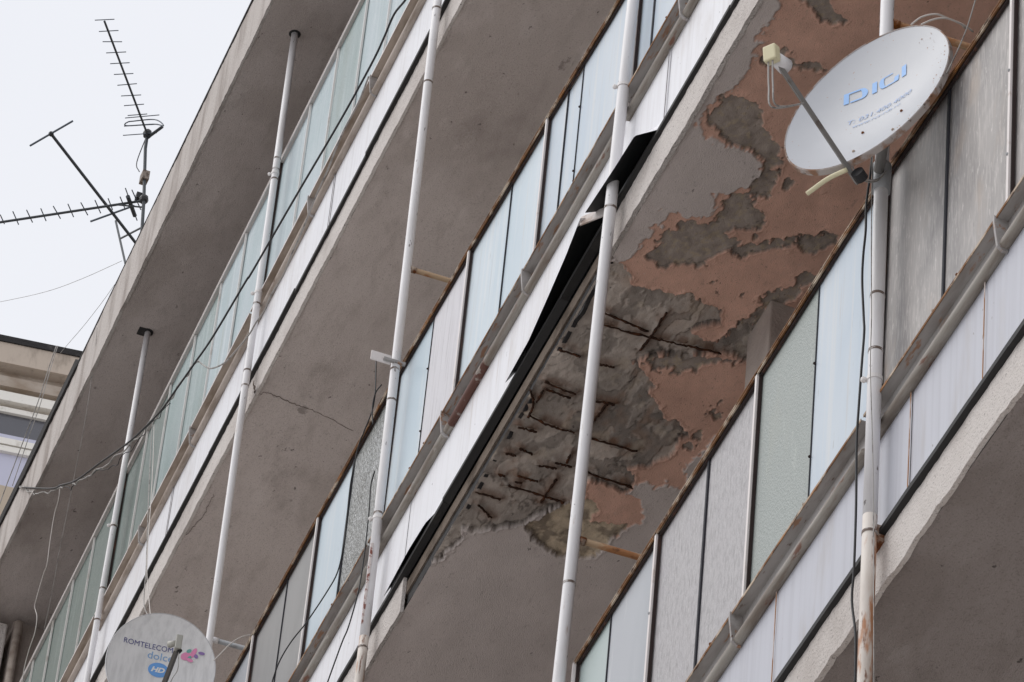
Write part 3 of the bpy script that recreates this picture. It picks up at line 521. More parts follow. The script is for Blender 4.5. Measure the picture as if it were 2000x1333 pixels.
# slabs
for lv, zs in LEV.items():
    slab = MB().box(XL, XR, 0.014, YB, zs + 0.075, zs + 0.128).build('balcony_slab', M['concrete_dark'], house)
    slab['label'] = {1: 'thin slab of the top balcony', 2: 'spalled slab of the middle balcony with bare rusted bars', 3: 'slab of the lowest balcony in view'}[lv]
    if lv == 2:
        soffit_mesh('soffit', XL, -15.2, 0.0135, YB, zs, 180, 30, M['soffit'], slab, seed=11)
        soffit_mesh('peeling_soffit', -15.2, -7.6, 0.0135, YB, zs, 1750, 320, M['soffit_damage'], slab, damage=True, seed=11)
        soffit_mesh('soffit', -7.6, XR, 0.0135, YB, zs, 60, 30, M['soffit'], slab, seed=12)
        fascia_strip('edge_plaster', XL, -13.20, 0.0, 0.013, zs, zs + 0.143, M['fascia'], slab, seed=5)
        fascia_strip('broken_edge', -13.20, -11.33, 0.022, 0.012, zs + 0.03, zs + 0.127, M['tar'], slab, rag=0.03, seed=8)
        fascia_strip('edge_plaster', -11.33, XR, 0.0, 0.013, zs, zs + 0.143, M['fascia'], slab, seed=6)
        for k, r in enumerate(REBAR):
            pts = smooth_path([(x, y, zs + 0.006) for x, y in r], 12)
            rnd = random.Random(k)
            pts = [p + Vector(((rnd.random() - 0.5) * 0.003, (rnd.random() - 0.5) * 0.003, (rnd.random() - 0.5) * 0.005)) for p in pts]
            MB().tube(pts, [0.0037 * (0.6 + 0.8 * rnd.random()) for _ in pts], 6).build('rebar', M['rebar'], slab)
    else:
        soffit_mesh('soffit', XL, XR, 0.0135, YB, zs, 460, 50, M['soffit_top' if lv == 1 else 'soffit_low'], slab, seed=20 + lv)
        fascia_strip('edge_plaster', XL, XR, 0.0, 0.013, zs, zs + 0.143, M['fascia'], slab, rag=0.014 if lv == 3 else 0.008, seed=30 + lv)
    MB().box(XL, XR, 0.030, 0.055, zs + 0.1285, zs + 0.56).build('parapet_board', M['sheet_back'], house)
    if lv == 1:
        ribbon('crack', CRACK1, zs - 0.0015, 0.0007, M['crack'], slab, 1)
        ribbon('crack', CRACK2, zs - 0.0015, 0.0007, M['crack'], slab, 2)
        ribbon('crack', CRACK3, zs - 0.0015, 0.0007, M['crack'], slab, 3)

roof = MB().box(-21.6, XR, ROOF_Y + 0.014, YB + 6.4, ROOF_Z + 0.03, ROOF_T).build('roof_slab', M['concrete_dark'], house)
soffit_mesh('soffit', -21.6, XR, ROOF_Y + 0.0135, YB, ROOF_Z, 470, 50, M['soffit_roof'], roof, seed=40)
fascia_strip('roof_fascia', -21.6, XR, ROOF_Y, 0.013, ROOF_Z, ROOF_T + 0.002, M['roof_fascia'], roof, rag=0.006, seed=41)
# bitumen felt lapped over the roof edge
xs = np.arange(-21.6, XR, 0.03)
drop = 0.002 + np.where(xs < -18.4, 0.014, 0.006) * fbm(xs * 5, xs * 0, 51) + np.where(xs < -18.75, 0.035, 0.0) * fbm(xs * 2.2, xs * 0 + 3, 52) + 0.012 * (fbm(xs * 30, xs * 0 + 8, 53) - 0.5)
rise = np.where(xs < -18.75, 0.030, 0.002) + np.where(xs < -18.75, 0.012, 0.004) * fbm(xs * 4, xs * 0 + 1, 54)
mb = MB()
for i, x in enumerate(xs):
    pr = 0.012 if x < -18.75 else 0.0035
    mb.v += [(x, ROOF_Y - pr, ROOF_T - drop[i]), (x, ROOF_Y - pr - 0.002, ROOF_T + rise[i]), (x, ROOF_Y + 0.10, ROOF_T + rise[i] + 0.004), (x, ROOF_Y + 0.10, ROOF_T - 0.004), (x, ROOF_Y - pr * 0.5, ROOF_T - drop[i])]
for i in range(len(xs) - 1):
    a, b = i * 5, i * 5 + 5
    for k in range(5):
        k2 = (k + 1) % 5
        mb.f.append((a + k, b + k, b + k2, a + k2)); mb.mi.append(0)
mb.build('roof_felt_edge', M['tar'], roof)
# sockets where the poles pass into the roof
POLE = {'A': (-18.03, 17.3, -18.09, 15.6), 'B': (-15.877, 17.46, -15.793, 14.14), 'C': (-13.54, 15.6, -13.46, 12.33), 'D': (-11.135, 13.38, -11.262, 10.76), 'E': (-8.968, 11.4, -8.926, 9.11)}
def pole_x(k, z):
    x1, z1, x0, z0 = POLE[k]
    return x0 + (x1 - x0) * (z - z0) / (z1 - z0)
for k in 'AB':
    px = pole_x(k, ROOF_Z)
    MB().tube([(px, -0.04, ROOF_Z - 0.004), (px, -0.04, ROOF_Z + 0.01)], 0.026, 14).build('pole_socket', M['tar'], roof)
MB().box(pole_x('A', ROOF_Z) - 0.03, pole_x('A', ROOF_Z) + 0.02, -0.085, -0.05, ROOF_Z - 0.006, ROOF_Z + 0.01).build('pole_socket', M['tar'], roof)

# partition pier behind the lowest glazing and the end wall of the block
MB().box(-11.455, -11.262, 0.53, YB, LEV[3] + 0.13, LEV[2] + 0.01).build('partition_pier', M['wall'], house, bevel=0.006)
MB().box(-20.75, -20.37, 0.0, YB, 0.13, ROOF_Z + 0.001).build('end_wall', M['wall'], house)
pier = MB().box(-20.72, -20.34, -0.16, -0.03, 0.13, ROOF_Z - 0.05).build('corner_pier', M['fascia'], house, bevel=0.01)
MB().tube([(-20.335, 0.02, 0.13), (-20.335, 0.02, ROOF_Z - 0.03)], 0.022, 12).build('downpipe', M['beige_rail'], house, smooth=True)

# ------------------------------------------------------------------ balcony glazing, bay by bay
ZTOP = {1: [(-21, 16.84), (-19.4, 16.86), (-17.2, 16.885), (-15, 16.91), (-13, 16.92)],
        2: [(-16, 13.80), (-13.6, 13.81), (-12.86, 13.776), (-12.07, 13.725), (-11.4, 13.66), (-10, 13.62)],
        3: [(-11.6, 10.83), (-10.3, 10.84), (-9.2, 10.85), (-8.3, 10.80), (-7, 10.77)]}
def ztop(lv, x):
    P = ZTOP[lv]
    return float(np.interp(x, [p[0] for p in P], [p[1] for p in P]))

def railing(lv, divs, kinds, bars, label, skirts, rail='rust_rail', angle='grey_rail', pipe='pipe_grey', clips=(), skirt_mat='sheet', pipe_red=None, seam='seam', ends=(True, True), sheets=True, group=None):
    """one bay: frame rails, six panes, the angle and pipe under them and the sheet-metal skirt"""
    zs = LEV[lv]
    x0, x1 = divs[0], divs[-1]
    t = thing('balcony_railing', ((x0 + x1) / 2, 0.0, zs + 0.17), label, 'balcony railing', 'glazed railing bays along the balconies')
    zb = zs + 0.585
    rnd = random.Random(int(abs(x0) * 1000) + lv)
    # panes
    for i, kd in enumerate(kinds):
        a, b = divs[i], divs[i + 1]
        ya = 0.012 + rnd.random() * 0.003
        h = 0.005
        pts = []
        for x in (a + 0.0025, b - 0.0025):
            for y in (ya, ya + h):
                pts += [(x, y, zb + 0.002), (x, y, ztop(lv, x) - 0.004)]
        MB().hexa(pts).build('glass_pane', M[kd], t)
    # upright bars
    for i, bk in enumerate(bars):
        x = divs[i]
        zt = ztop(lv, x)
        if bk == 'thin':          # slim white glazing bar
            MB().box(x - 0.0030, x + 0.0030, 0.003, 0.0115, zb, zt).build('glazing_bar', M['white_bar'], t)
        elif bk == 'line':        # open joint between two sheets
            MB().box(x - 0.0022, x + 0.0022, 0.0095, 0.0185, zb + 0.003, zt - 0.005).build('joint_strip', M['putty'], t)
        elif bk == 'wide':
            MB().box(x - 0.0055, x + 0.0055, 0.0085, 0.0185, zb + 0.003, zt - 0.005).build('joint_strip', M['putty'], t)
        elif bk == 'mull':        # rusty T-bar
            mu = MB().box(x - 0.006, x + 0.006, -0.004, 0.0105, zb, zt).build('mullion', M['white_rail'], t)
            MB().box(x + 0.006, x + 0.0105, 0.002, 0.0115, zb, zt - 0.003).build('rebate_shadow', M['rustshade'], mu)  # dark strip standing for the shadow beside the recessed pane
        elif bk == 'frame':
            fr = MB().box(x - 0.006, x + 0.008, -0.006, 0.0105, zb - 0.01, zt).build('frame_upright', M['white_rail'], t)
            MB().box(x + 0.008, x + 0.0135, 0.002, 0.0115, zb, zt - 0.003).build('rebate_shadow', M['rustshade'], fr)  # recess shadow again, as a dark strip
    if lv > 1:
        for i, bk in enumerate(bars):
            if bk in ('mull', 'line') and rnd.random() < 0.8:
                for fz in (0.22, 0.62):
                    xq = divs[i]; zq = zb + (ztop(lv, xq) - zb) * (fz + 0.1 * rnd.random())
                    MB().ball((xq, -0.005 if bk == 'mull' else 0.008, zq), 0.0042, 6, 4).build('bead_screw', M['rustshade'] if bk == 'line' else M['galv'], t)
        for fz in (0.18, 0.24, 0.55, 0.83):
            xq = x0 + (x1 - x0) * fz
            MB().ball((xq, -0.030, zb + 0.006), 0.0045, 6, 4).build('angle_bolt', M['rust'], t)
    # top rail: two thin angles with a dark strip painted as the shadow under them
    xs_ = list(np.linspace(x0, x1, 9))
    def bar(y0, y1, dz0, dz1, jit=0.0):
        mb = MB(); P = []
        for x in xs_:
            j = (rnd.random() - 0.5) * jit
            z = ztop(lv, x) + j
            P.append([(x, y0, z + dz0), (x, y0, z + dz1), (x, y1, z + dz0), (x, y1, z + dz1)])
        for i in range(len(P) - 1):
            mb.hexa(P[i] + P[i + 1])
        return mb
    tr = bar(-0.006, 0.018, 0.0, 0.004, 0.002).build('top_rail', M[rail], t)
    bar(-0.004, 0.0, -0.007, -0.0005, 0.002).build('rail_lip', M[rail], tr)
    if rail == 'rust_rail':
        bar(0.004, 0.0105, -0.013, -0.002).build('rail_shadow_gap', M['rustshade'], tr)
    # bottom angle and pipe
    MB().box(x0 + 0.004, x1 - 0.012, -0.030, 0.008, zb - 0.004, zb).build('bottom_angle', M[angle], t)
    MB().box(x0 + 0.004, x1 - 0.012, -0.0315, -0.0295, zb - 0.0055, zb + 0.003).build('angle_lip', M['rust_rail' if rail == 'rust_rail' else 'white_rail'], t)
    MB().box(x0 + 0.004, x1 - 0.012, 0.0, 0.006, zb - 0.062, zb - 0.0045).build('bottom_leg', M[angle], t)
    sag = lambda x: 0.004 * math.sin((x - x0) * 2.1)
    MB().tube([(x, -0.006, zb - 0.082 + sag(x)) for x in np.linspace(x0 + 0.02, x1 - 0.03, 7)], 0.0155, 12).build('pipe_rail', M[pipe], t, smooth=True)
    if pipe_red:
        a, b = pipe_red
        MB().tube([(x, -0.006, zb - 0.082 + sag(x)) for x in np.linspace(a, b, 5)], 0.0162, 12).build('primer_coated_pipe', M['pipe_red'], t, smooth=True)
    for x in clips:
        prof = [(-0.036, 0.003), (-0.036, -0.016), (-0.026, -0.088), (-0.012, -0.100), (0.001, -0.100), (0.001, -0.006)]
        cm = MB()
        for xx in (x - 0.0045, x + 0.0045):
            cm.v += [(xx, py_, zb + pz_) for py_, pz_ in prof]
        n_ = len(prof)
        cm.f = [tuple(range(n_)), tuple(reversed(range(n_, 2 * n_)))] + [(i, (i + 1) % n_, n_ + (i + 1) % n_, n_ + i) for i in range(n_)]
        cm.mi = [0] * len(cm.f)
        cm.build('rail_clip', M['grey_rail'], t)
    # skirt sheets
    for k, s in enumerate(skirts):
        a, b = s[0], s[1]
        curl = s[2] if len(s) > 2 else None
        y = 0.002 + 0.0015 * (k % 2)
        z0, z1 = zs + 0.163, zs + 0.535
        if curl is None:
            bump = 0.004
            mb = MB()
            nx, nz = max(3, int((b - a) / 0.08)), 4
            for i in range(nx + 1):
                for j in range(nz + 1):
                    x = a + (b - a) * i / nx
                    yy = y + bump * (float(fbm(np.array([x * 2.3]), np.array([j * 0.7]), 91)[0]) - 0.5) * (1 if 0 < j < nz else 0.5)
                    mb.v.append((x, yy, z0 + (z1 - z0) * j / nz))
            n0 = (nx + 1) * (nz + 1)
            mb.v += [(vx, vy + 0.0014, vz) for vx, vy, vz in mb.v]
            for i in range(nx):
                for j in range(nz):
                    p = i * (nz + 1) + j
                    mb.f.append((p, p + nz + 1, p + nz + 2, p + 1)); mb.mi.append(0)
                    mb.f.append((p + n0, p + 1 + n0, p + nz + 2 + n0, p + nz + 1 + n0)); mb.mi.append(1)
                p = i * (nz + 1)
                mb.f.append((p, p + n0, p + nz + 1 + n0, p + nz + 1)); mb.mi.append(0)
            so = mb.build('skirt_sheet', [M[skirt_mat], M['sheet_back']], t)
        else:
            pts, hinge, power = curl
            cx = [q[0] for q in sorted(pts)]; cy = [q[1] for q in sorted(pts)]
            mb = MB()
            nx, nz = 40, 28
            for i in range(nx + 1):
                x = a + (b - a) * i / nx
                fy = float(np.interp(x, cx, cy))
                for j in range(nz + 1):
                    w = j / nz
                    z = z0 + (z1 - z0) * w
                    q = max(0.0, 1 - (z - z0) / hinge)
                    mb.v.append((x, y + fy * q ** power, z + abs(fy) * 0.10 * q ** 2))
            n0 = len(mb.v)
            mb.v += [(vx, vy + 0.0012, vz + 0.0006) for vx, vy, vz in mb.v]
            for i in range(nx):
                for j in range(nz):
                    p = i * (nz + 1) + j
                    mb.f.append((p, p + nz + 1, p + nz + 2, p + 1)); mb.mi.append(0)
                    mb.f.append((p + n0, p + 1 + n0, p + nz + 2 + n0, p + nz + 1 + n0)); mb.mi.append(1)
                p = i * (nz + 1)
                mb.f.append((p, p + n0, p + nz + 1 + n0, p + nz + 1)); mb.mi.append(1)
            for e in (0, nx):
                for j in range(nz):
                    p = e * (nz + 1) + j
                    mb.f.append((p, p + 1, p + 1 + n0, p + n0)); mb.mi.append(0)
            so = mb.build('bent_skirt_sheet', [M[skirt_mat], M['sheet_back']], t)
            so['label'] = 'white skirt sheet torn loose and bent outward'
        if k > 0 and curl is None:
            MB().box(a - 0.0016, a + 0.0016, -0.0032, -0.0012, z0 + 0.002, z1 - 0.02).build('sheet_joint', M[seam], so)
    # strip coloured black for the shaded fold at the skirt foot, in unequal lengths
    x = x0
    k = 0
    while x < x1 - 0.05:
        e = min(x1, x + 0.55 + rnd.random() * 0.6)
        dz = (rnd.random() - 0.5) * 0.012; dy = rnd.random() * 0.006
        mb = MB()
        n = 6
        P = []
        for i in range(n + 1):
            xx = x + (e - x) * i / n
            w = 0.003 * (rnd.random() - 0.5)
            P.append([(xx, -0.012 - dy, zs + 0.146 + dz + w), (xx, -0.012 - dy, zs + 0.162 + dz * 0.5 + w), (xx, 0.012, zs + 0.1445), (xx, 0.012, zs + 0.164)])
        for i in range(n):
            mb.hexa(P[i] + P[i + 1])
        mb.build('edge_strip', M['strip'], t)
        x = e
        k += 1
    return t

T4 = ['g_teal', 'g_teal2', 'g_teal', 'g_teal2', 'g_teal', 'g_teal']
railing(1, [-20.30, -20.05, -19.70, -19.365, -19.04, -18.70, -18.215], ['g_teal3', 'g_teal3', 'g_teal3', 'g_teal3', 'g_teal3', 'g_teal3'],
        ['frame', 'thin', 'thin', 'thin', 'thin', 'thin'], 'green glazed railing of the top balcony, farthest bay at bottom left', [(-20.34, -19.3), (-19.3, -18.2)],
        rail='white_rail', angle='beige_rail', pipe='beige_rail', clips=(-19.365,))
railing(1, [-18.215, -17.88, -17.53, -17.17, -16.80, -16.45, -15.985], ['g_teal3', 'g_teal3', 'g_teal', 'g_teal', 'g_teal2', 'g_teal2'],
        ['frame', 'thin', 'thin', 'thin', 'thin', 'thin'], 'green glazed railing of the top balcony behind the twisted cable bundle', [(-18.2, -17.1), (-17.1, -15.97)],
        rail='white_rail', angle='beige_rail', pipe='beige_rail', clips=(-17.53, -16.80))
railing(1, [-15.985, -15.585, -15.22, -14.835, -14.455, -14.07, -13.60], ['g_teal2', 'g_teal2', 'g_teal', 'g_teal2', 'g_teal2', 'g_teal'],
        ['frame', 'thin', 'thin', 'thin', 'thin', 'thin'], 'green glazed railing of the top balcony, nearest bay at the upper edge', [(-15.97, -14.95), (-14.95, -13.58)],
        rail='white_rail', angle='beige_rail', pipe='beige_rail', clips=(-15.22, -14.455))
railing(1, [-13.60, -13.2, -12.8, -12.4], ['g_teal', 'g_teal2', 'g_teal'], ['frame', 'thin', 'thin'],
        'top balcony skirt end showing beside the pole at the upper edge', [(-13.58, -12.4)], rail='white_rail', angle='beige_rail', pipe='beige_rail')
railing(2, [-15.87, -15.56, -15.24, -14.86, -14.48, -14.10, -13.61], ['g_mist', 'g_mist', 'g_grey', 'g_grey', 'g_pale', 'g_ripple'],
        ['frame', 'line', 'mull', 'line', 'mull', 'wide'], 'middle balcony railing with dull grey and one rippled pane at the lower edge', [(-15.85, -14.7), (-14.7, -13.6)],
        clips=(-15.24, -14.48))
railing(2, [-13.61, -13.24, -12.85, -12.447, -12.075, -11.90, -11.755, -11.21], ['g_pale', 'g_streak', 'g_pale', 'g_pale', 'g_ice', 'g_ice', 'g_ice'],
        ['frame', 'line', 'mull', 'line', 'mull', 'line', 'line'], 'middle balcony railing with pale blue panes above the torn white skirt sheets',
        [(-13.6, -13.226),
         (-13.354, -12.037, ([(-12.037, 0.0), (-12.543, 0.0), (-12.817, -0.006), (-12.93, -0.026), (-13.084, -0.029), (-13.354, -0.023)], 0.055, 1.0)),
         (-12.155, -11.34, ([(-11.34, -0.084), (-11.513, -0.065), (-11.733, -0.047), (-11.933, -0.032), (-12.155, -0.029)], 0.055, 1.0))],
        clips=(-12.85, -12.075), pipe_red=(-12.80, -12.46))
railing(2, [-11.21, -11.07, -10.70, -10.33, -9.95, -9.5, -9.02], ['g_ice', 'g_ice', 'g_ice', 'g_pale', 'g_pale', 'g_pale'],
        ['frame', 'wide', 'mull', 'line', 'mull', 'line'], 'middle balcony railing with milky panes at the upper edge, right of the bent sheet',
        [(-11.31, -10.84, ([(-10.83, 0.0), (-10.850, 0.0), (-10.926, -0.066), (-11.077, -0.07), (-11.308, -0.08)], 0.055, 1.0)), (-10.845, -10.0), (-10.0, -9.0)], clips=(-10.70,))
railing(3, [-11.25, -10.99, -10.615, -10.255, -9.885, -9.487, -9.034], ['g_sage', 'g_mist', 'g_ribbed', 'g_ribbed', 'g_granular', 'g_ice'],
        ['frame', 'line', 'mull', 'wide', 'mull', 'line'], 'lowest railing with ribbed, grainy green and pale blue panes in a row', [(-11.23, -10.2), (-10.2, -9.64), (-9.64, -9.0)],
        clips=(-9.885,), skirt_mat='sheet_lilac', seam='seam_rust')
railing(3, [-9.034, -8.653, -8.25, -7.85, -7.45, -7.05, -6.7], ['g_board', 'g_board', 'g_board', 'g_board', 'g_board', 'g_board'],
        ['frame', 'wide', 'mull', 'wide', 'mull', 'wide'], 'lowest railing with scratched grey panels below the larger satellite dish', [(-9.02, -8.80), (-8.80, -8.37), (-8.37, -7.5), (-7.5, -6.7)],
        clips=(-8.25,), skirt_mat='sheet_lilac', seam='seam_rust')

# ------------------------------------------------------------------ poles
KNOB = {'A': (16.44,), 'B': (16.715, 16.02), 'C': (13.03,), 'D': (13.03,), 'E': (10.06,)}
PR = {'A': 0.0142, 'B': 0.0150, 'C': 0.0165, 'D': 0.0185, 'E': 0.0180}
def pole(k, ztop_, zbot, label, rusty_below=None, tie=None, tie_mat='rust', extra_rust=None):
    y = -0.04
    t = thing('support_pole', (pole_x(k, zbot), y, zbot), label, 'pole', 'white poles in front of the balconies')
    def sec(name, za, zb_, m):
        pts = [(pole_x(k, z), y, z) for z in np.linspace(za, zb_, 6)]
        return MB().tube(pts, PR[k], 20).build(name, M[m], t, smooth=True)
    if rusty_below:
        sec('shaft', ztop_, rusty_below, 'white_pole'); sec('rusty_shaft', rusty_below, zbot, 'rusty_pole')
    else:
        sec('shaft', ztop_, zbot, 'white_pole')
    for z in RINGS[k]:
        MB().tube([(pole_x(k, z - 0.004), y, z - 0.004), (pole_x(k, z + 0.004), y, z + 0.004)], PR[k] + 0.0011, 20).build('joint_ring', M['ring'], t, smooth=False)
    for z in KNOB.get(k, ()):
        x = pole_x(k, z)
        kb = MB().tube([(x, y, z - 0.006), (x, y, z + 0.006)], PR[k] + 0.0022, 18).build('band_clamp', M['ring_white'], t)
        MB().ball((x - 0.012, y - PR[k] - 0.006, z), 0.0085, 8, 6).build('clamp_knob', M['ring_white'], kb)
    if tie:
        zt, y1 = tie
        x = pole_x(k, zt)
        tb = MB().tube([(x, y + 0.015, zt), (x + 0.006, y1, zt + 0.004)], 0.0102, 12).build('tie_rod', M['rust_tan' if tie_mat == 'rust' else tie_mat], t, smooth=True)
        MB().tube([(x, y + 0.012, zt), (x, y + 0.034, zt)], 0.0128, 12).build('tie_socket', M['white_pole' if tie_mat != 'rust' else 'rust'], tb, smooth=True)
    return t
pole('A', ROOF_Z + 0.005, 12.6, 'farthest white pole, at lower left under the roof edge')
pole('B', ROOF_Z + 0.005, 12.3, 'white pole reaching the roof soffit, behind the lettered grey dish at its foot', tie=(14.165, 0.75), tie_mat='galv')
pc = pole('C', 16.1, 11.9, 'white pole from the top of the picture past the grey rippled pane', rusty_below=12.50, tie=(14.221, 0.8))
MB().box(pole_x('C', 12.9) + 0.012, pole_x('C', 12.9) + 0.0195, -0.058, -0.05, 12.55, 12.90).build('primer_streak', M['red_mark'], pc)
bp = MB().box(pole_x('C', 13.72) + 0.004, pole_x('C', 13.72) + 0.009, -0.135, -0.062, 13.735, 13.775).build('fixing_plate', M['white_rail'], pc)
MB().box(pole_x('C', 13.72) + 0.010, pole_x('C', 13.72) + 0.022, -0.090, -0.010, 13.742, 13.752).build('plate_bar', M['grey_rail'], pc)
pd = pole('D', 14.1, 9.9, 'white pole crossing the peeling pink ceiling', tie=(11.27, 0.85))
MB().hexa([(-11.362, -0.074, 12.600), (-11.362, -0.074, 12.634), (-11.275, -0.012, 12.600), (-11.275, -0.012, 12.634), (-11.356, -0.076, 12.600), (-11.356, -0.076, 12.634), (-11.269, -0.014, 12.600), (-11.269, -0.014, 12.634)]).build('flat_strap', M['white_rail'], pd)
pe = pole('E', 12.0, 8.5, 'rust-stained white pole carrying the larger satellite dish', rusty_below=9.62, tie=(11.317, 0.9))
MB().box(-8.985, -8.935, -0.03, 0.02, 9.555, 9.605).build('rusty_anchor', M['rust'], pe, bevel=0.003)

# ------------------------------------------------------------------ satellite dishes
def text_mesh(txt, size, shear=0.0, weight=0.0, spacing=1.0):
    cu = bpy.data.curves.new('tmp_text', 'FONT')
    cu.body = txt; cu.size = size; cu.shear = shear; cu.offset = weight; cu.space_character = spacing
    cu.resolution_u = 3
    ob = bpy.data.objects.new('tmp_text', cu)
    COL.objects.link(ob)
    dg = bpy.context.evaluated_depsgraph_get()
    me = ob.evaluated_get(dg).to_mesh()
    V = [tuple(v.co) for v in me.vertices]; F = [tuple(p.vertices) for p in me.polygons]
    bpy.data.objects.remove(ob); bpy.data.curves.remove(cu)
    return V, F

class Dish:
    def __init__(self, c, u, v, n, r, rv, depth, name, label, mats):
        self.c, self.u, self.v, self.n = Vector(c), Vector(u), Vector(v), Vector(n)
        self.r, self.rv, self.depth = r, rv, depth
        self.t = thing(name, c, label, 'satellite dish', 'satellite dishes on the poles')
        face, rim, back = mats
        mb = MB(); seg, rings = 64, 14
        mb.v.append(tuple(self.at(0, 0)))
        for i in range(1, rings + 1):
            for s in range(seg):
                w = 2 * math.pi * s / seg; q = i / rings
                mb.v.append(tuple(self.at(r * q * math.cos(w), rv * q * math.sin(w))))
        for s in range(seg):
            mb.f.append((0, 1 + s, 1 + (s + 1) % seg)); mb.mi.append(0)
        for i in range(rings - 1):
            for s in range(seg):
                s2 = (s + 1) % seg
                a = 1 + i * seg
                mb.f.append((a + s, a + seg + s, a + seg + s2, a + s2)); mb.mi.append(0)
        # back shell
        n0 = len(mb.v)
        mb.v += [tuple(Vector(p) - self.n * 0.004) for p in mb.v[:n0]]
        k = len(mb.f)
        for q in mb.f[:k]:
            mb.f.append(tuple(n0 + i for i in reversed(q))); mb.mi.append(1)
        self.reflector = mb.build('reflector', [M[face], M[back]], self.t, smooth=True)
        rb = MB()
        for s in range(seg):
            w = 2 * math.pi * s / seg
            for rad, dn in ((1.0, 0.001), (1.008, 0.0025), (1.016, 0.0), (1.016, -0.016), (1.0, -0.018)):
                rb.v.append(tuple(self.c + self.u * (r * rad * math.cos(w)) + self.v * (rv * rad * math.sin(w)) + self.n * dn))
        for s in range(seg):
            a, b = s * 5, ((s + 1) % seg) * 5
            for q in range(5):
                q2 = (q + 1) % 5
                rb.f.append((a + q, b + q, b + q2, a + q2)); rb.mi.append(0)
        rb.build('rim', M[rim], self.t, smooth=False)
    def at(self, a, b, lift=0.0):
        q = (a / self.r) ** 2 + (b / self.rv) ** 2
        return self.c + self.u * a + self.v * b + self.n * (self.depth * (q - 1) + lift)
    def print(self, name, V, F, a0, b0, rot, material, sx=1.0, sy=1.0, lift=0.0015):
        ca, sa = math.cos(rot), math.sin(rot)
        mb = MB()
        for x, y, _ in V:
            x, y = x * sx, y * sy
            mb.v.append(tuple(self.at(a0 + x * ca - y * sa, b0 + x * sa + y * ca, lift)))
        mb.f = [tuple(f) for f in F]; mb.mi = [0] * len(F)
        return mb.build(name, M[material], self.reflector)

def disc(ra, rb, seg=28, cx=0, cy=0, rot=0.0):
    V = [(cx + ra * math.cos(2 * math.pi * i / seg) * math.cos(rot) - rb * math.sin(2 * math.pi * i / seg) * math.sin(rot),
          cy + ra * math.cos(2 * math.pi * i / seg) * math.sin(rot) + rb * math.sin(2 * math.pi * i / seg) * math.cos(rot), 0) for i in range(seg)]
    return V, [tuple(range(seg))]

# dish with the blue lettering, on the nearest pole
ph, el = math.radians(35.1), math.radians(15)
du = (math.cos(ph), math.sin(ph), 0)
dn = (math.sin(ph) * math.cos(el), -math.cos(ph) * math.cos(el), math.sin(el))
dv = (-math.sin(ph) * math.sin(el), math.cos(ph) * math.sin(el), math.cos(el))
D1 = Dish((-8.777, -0.16, 10.824), du, dv, dn, 0.232, 0.300, 0.050, 'satellite_dish', 'large tilted white dish with blue DIGI lettering and rusty rim', ('dish', 'dish_rim', 'dish_back'))
W, H = 0.180, 0.044
def quad(x0, x1, y0, y1, s=0.004):
    return [(x0, y0, 0), (x1, y0, 0), (x1 + s, y1, 0), (x0 + s, y1, 0)]
V, F = [], []
def addq(p):
    n = len(V); V.extend(p); F.append((n, n + 1, n + 2, n + 3))
addq(quad(0.000, 0.014, 0.000, H)); addq(quad(0.014, 0.052, H - 0.006, H, 0.0)); addq(quad(0.018, 0.050, 0.0, 0.006, 0.0))
arc = [(0.050 + 0.018 * math.sin(math.pi * i / 8), 0.5 * H - 0.5 * H * math.cos(math.pi * i / 8), 0) for i in range(9)]
arci = [(0.048 + 0.004 * math.sin(math.pi * i / 8), 0.5 * H - (0.5 * H - 0.006) * math.cos(math.pi * i / 8), 0) for i in range(9)]
for i in range(8): addq([arci[i], arc[i], arc[i + 1], arci[i + 1]])
addq(quad(0.078, 0.092, 0.0, H))
arc = [(0.112 - 0.012 * math.sin(math.pi * i / 8), 0.5 * H - 0.5 * H * math.cos(math.pi * i / 8), 0) for i in range(9)]
arci = [(0.118 - 0.004 * math.sin(math.pi * i / 8), 0.5 * H - (0.5 * H - 0.005) * math.cos(math.pi * i / 8), 0) for i in range(9)]
for i in range(8): addq([arc[i], arci[i], arci[i + 1], arc[i + 1]])
addq(quad(0.114, 0.146, 0.0, 0.005, 0.0)); addq(quad(0.114, 0.142, H - 0.0035, H, 0.0)); addq(quad(0.142, 0.156, 0.0, 0.022)); addq(quad(0.166, 0.180, 0.0, H))
D1.print('logo_print', V, F, -0.105, 0.080, math.radians(10.5), 'blue_print')
V, F = text_mesh('T: 031.400.4000', 0.028, shear=0.2)
mx = max(v[0] for v in V)
D1.print('phone_print', V, F, -0.082, -0.020, math.radians(9), 'blue_print_faint', sx=0.19 / mx)
V, F = text_mesh('www.rcs-rds.ro', 0.020, shear=0.2)
mx = max(v[0] for v in V)
D1.print('small_print', V, F, -0.062, -0.042, math.radians(9), 'blue_print_faint', sx=0.14 / mx)
for a, b in ((-0.020, -0.090), (0.100, -0.186), (0.092, -0.069), (-0.012, -0.208)):
    p = D1.at(a, b, 0.001)
    MB().ball(p, 0.0042, 8, 5).build('bolt_head', M['rust'], D1.t)
rnd = random.Random(4)
mb = MB()
for i in range(48):                                           # rust pits along the far side of the reflector
    w = rnd.uniform(-1.0, 1.0); q = rnd.uniform(0.72, 0.97) ** 0.7
    p = D1.at(0.232 * q * math.cos(w), 0.300 * q * math.sin(w), 0.0008)
    s = rnd.uniform(0.0006, 0.0018)
    n = len(mb.v)
    for k in range(6):
        g = 2 * math.pi * k / 6
        mb.v.append(tuple(p + Vector(du) * (s * math.cos(g)) + Vector(dv) * (1.6 * s * math.sin(g))))
    mb.f.append(tuple(range(n, n + 6))); mb.mi.append(0)
ro = mb.build('rust_pits', M['seam_rust'], D1.reflector); ro['kind'] = 'stuff'
foot = D1.at(0.0, -0.298) - Vector(dn) * 0.01
tip = foot + Vector(dn) * 0.350 + Vector(dv) * -0.020
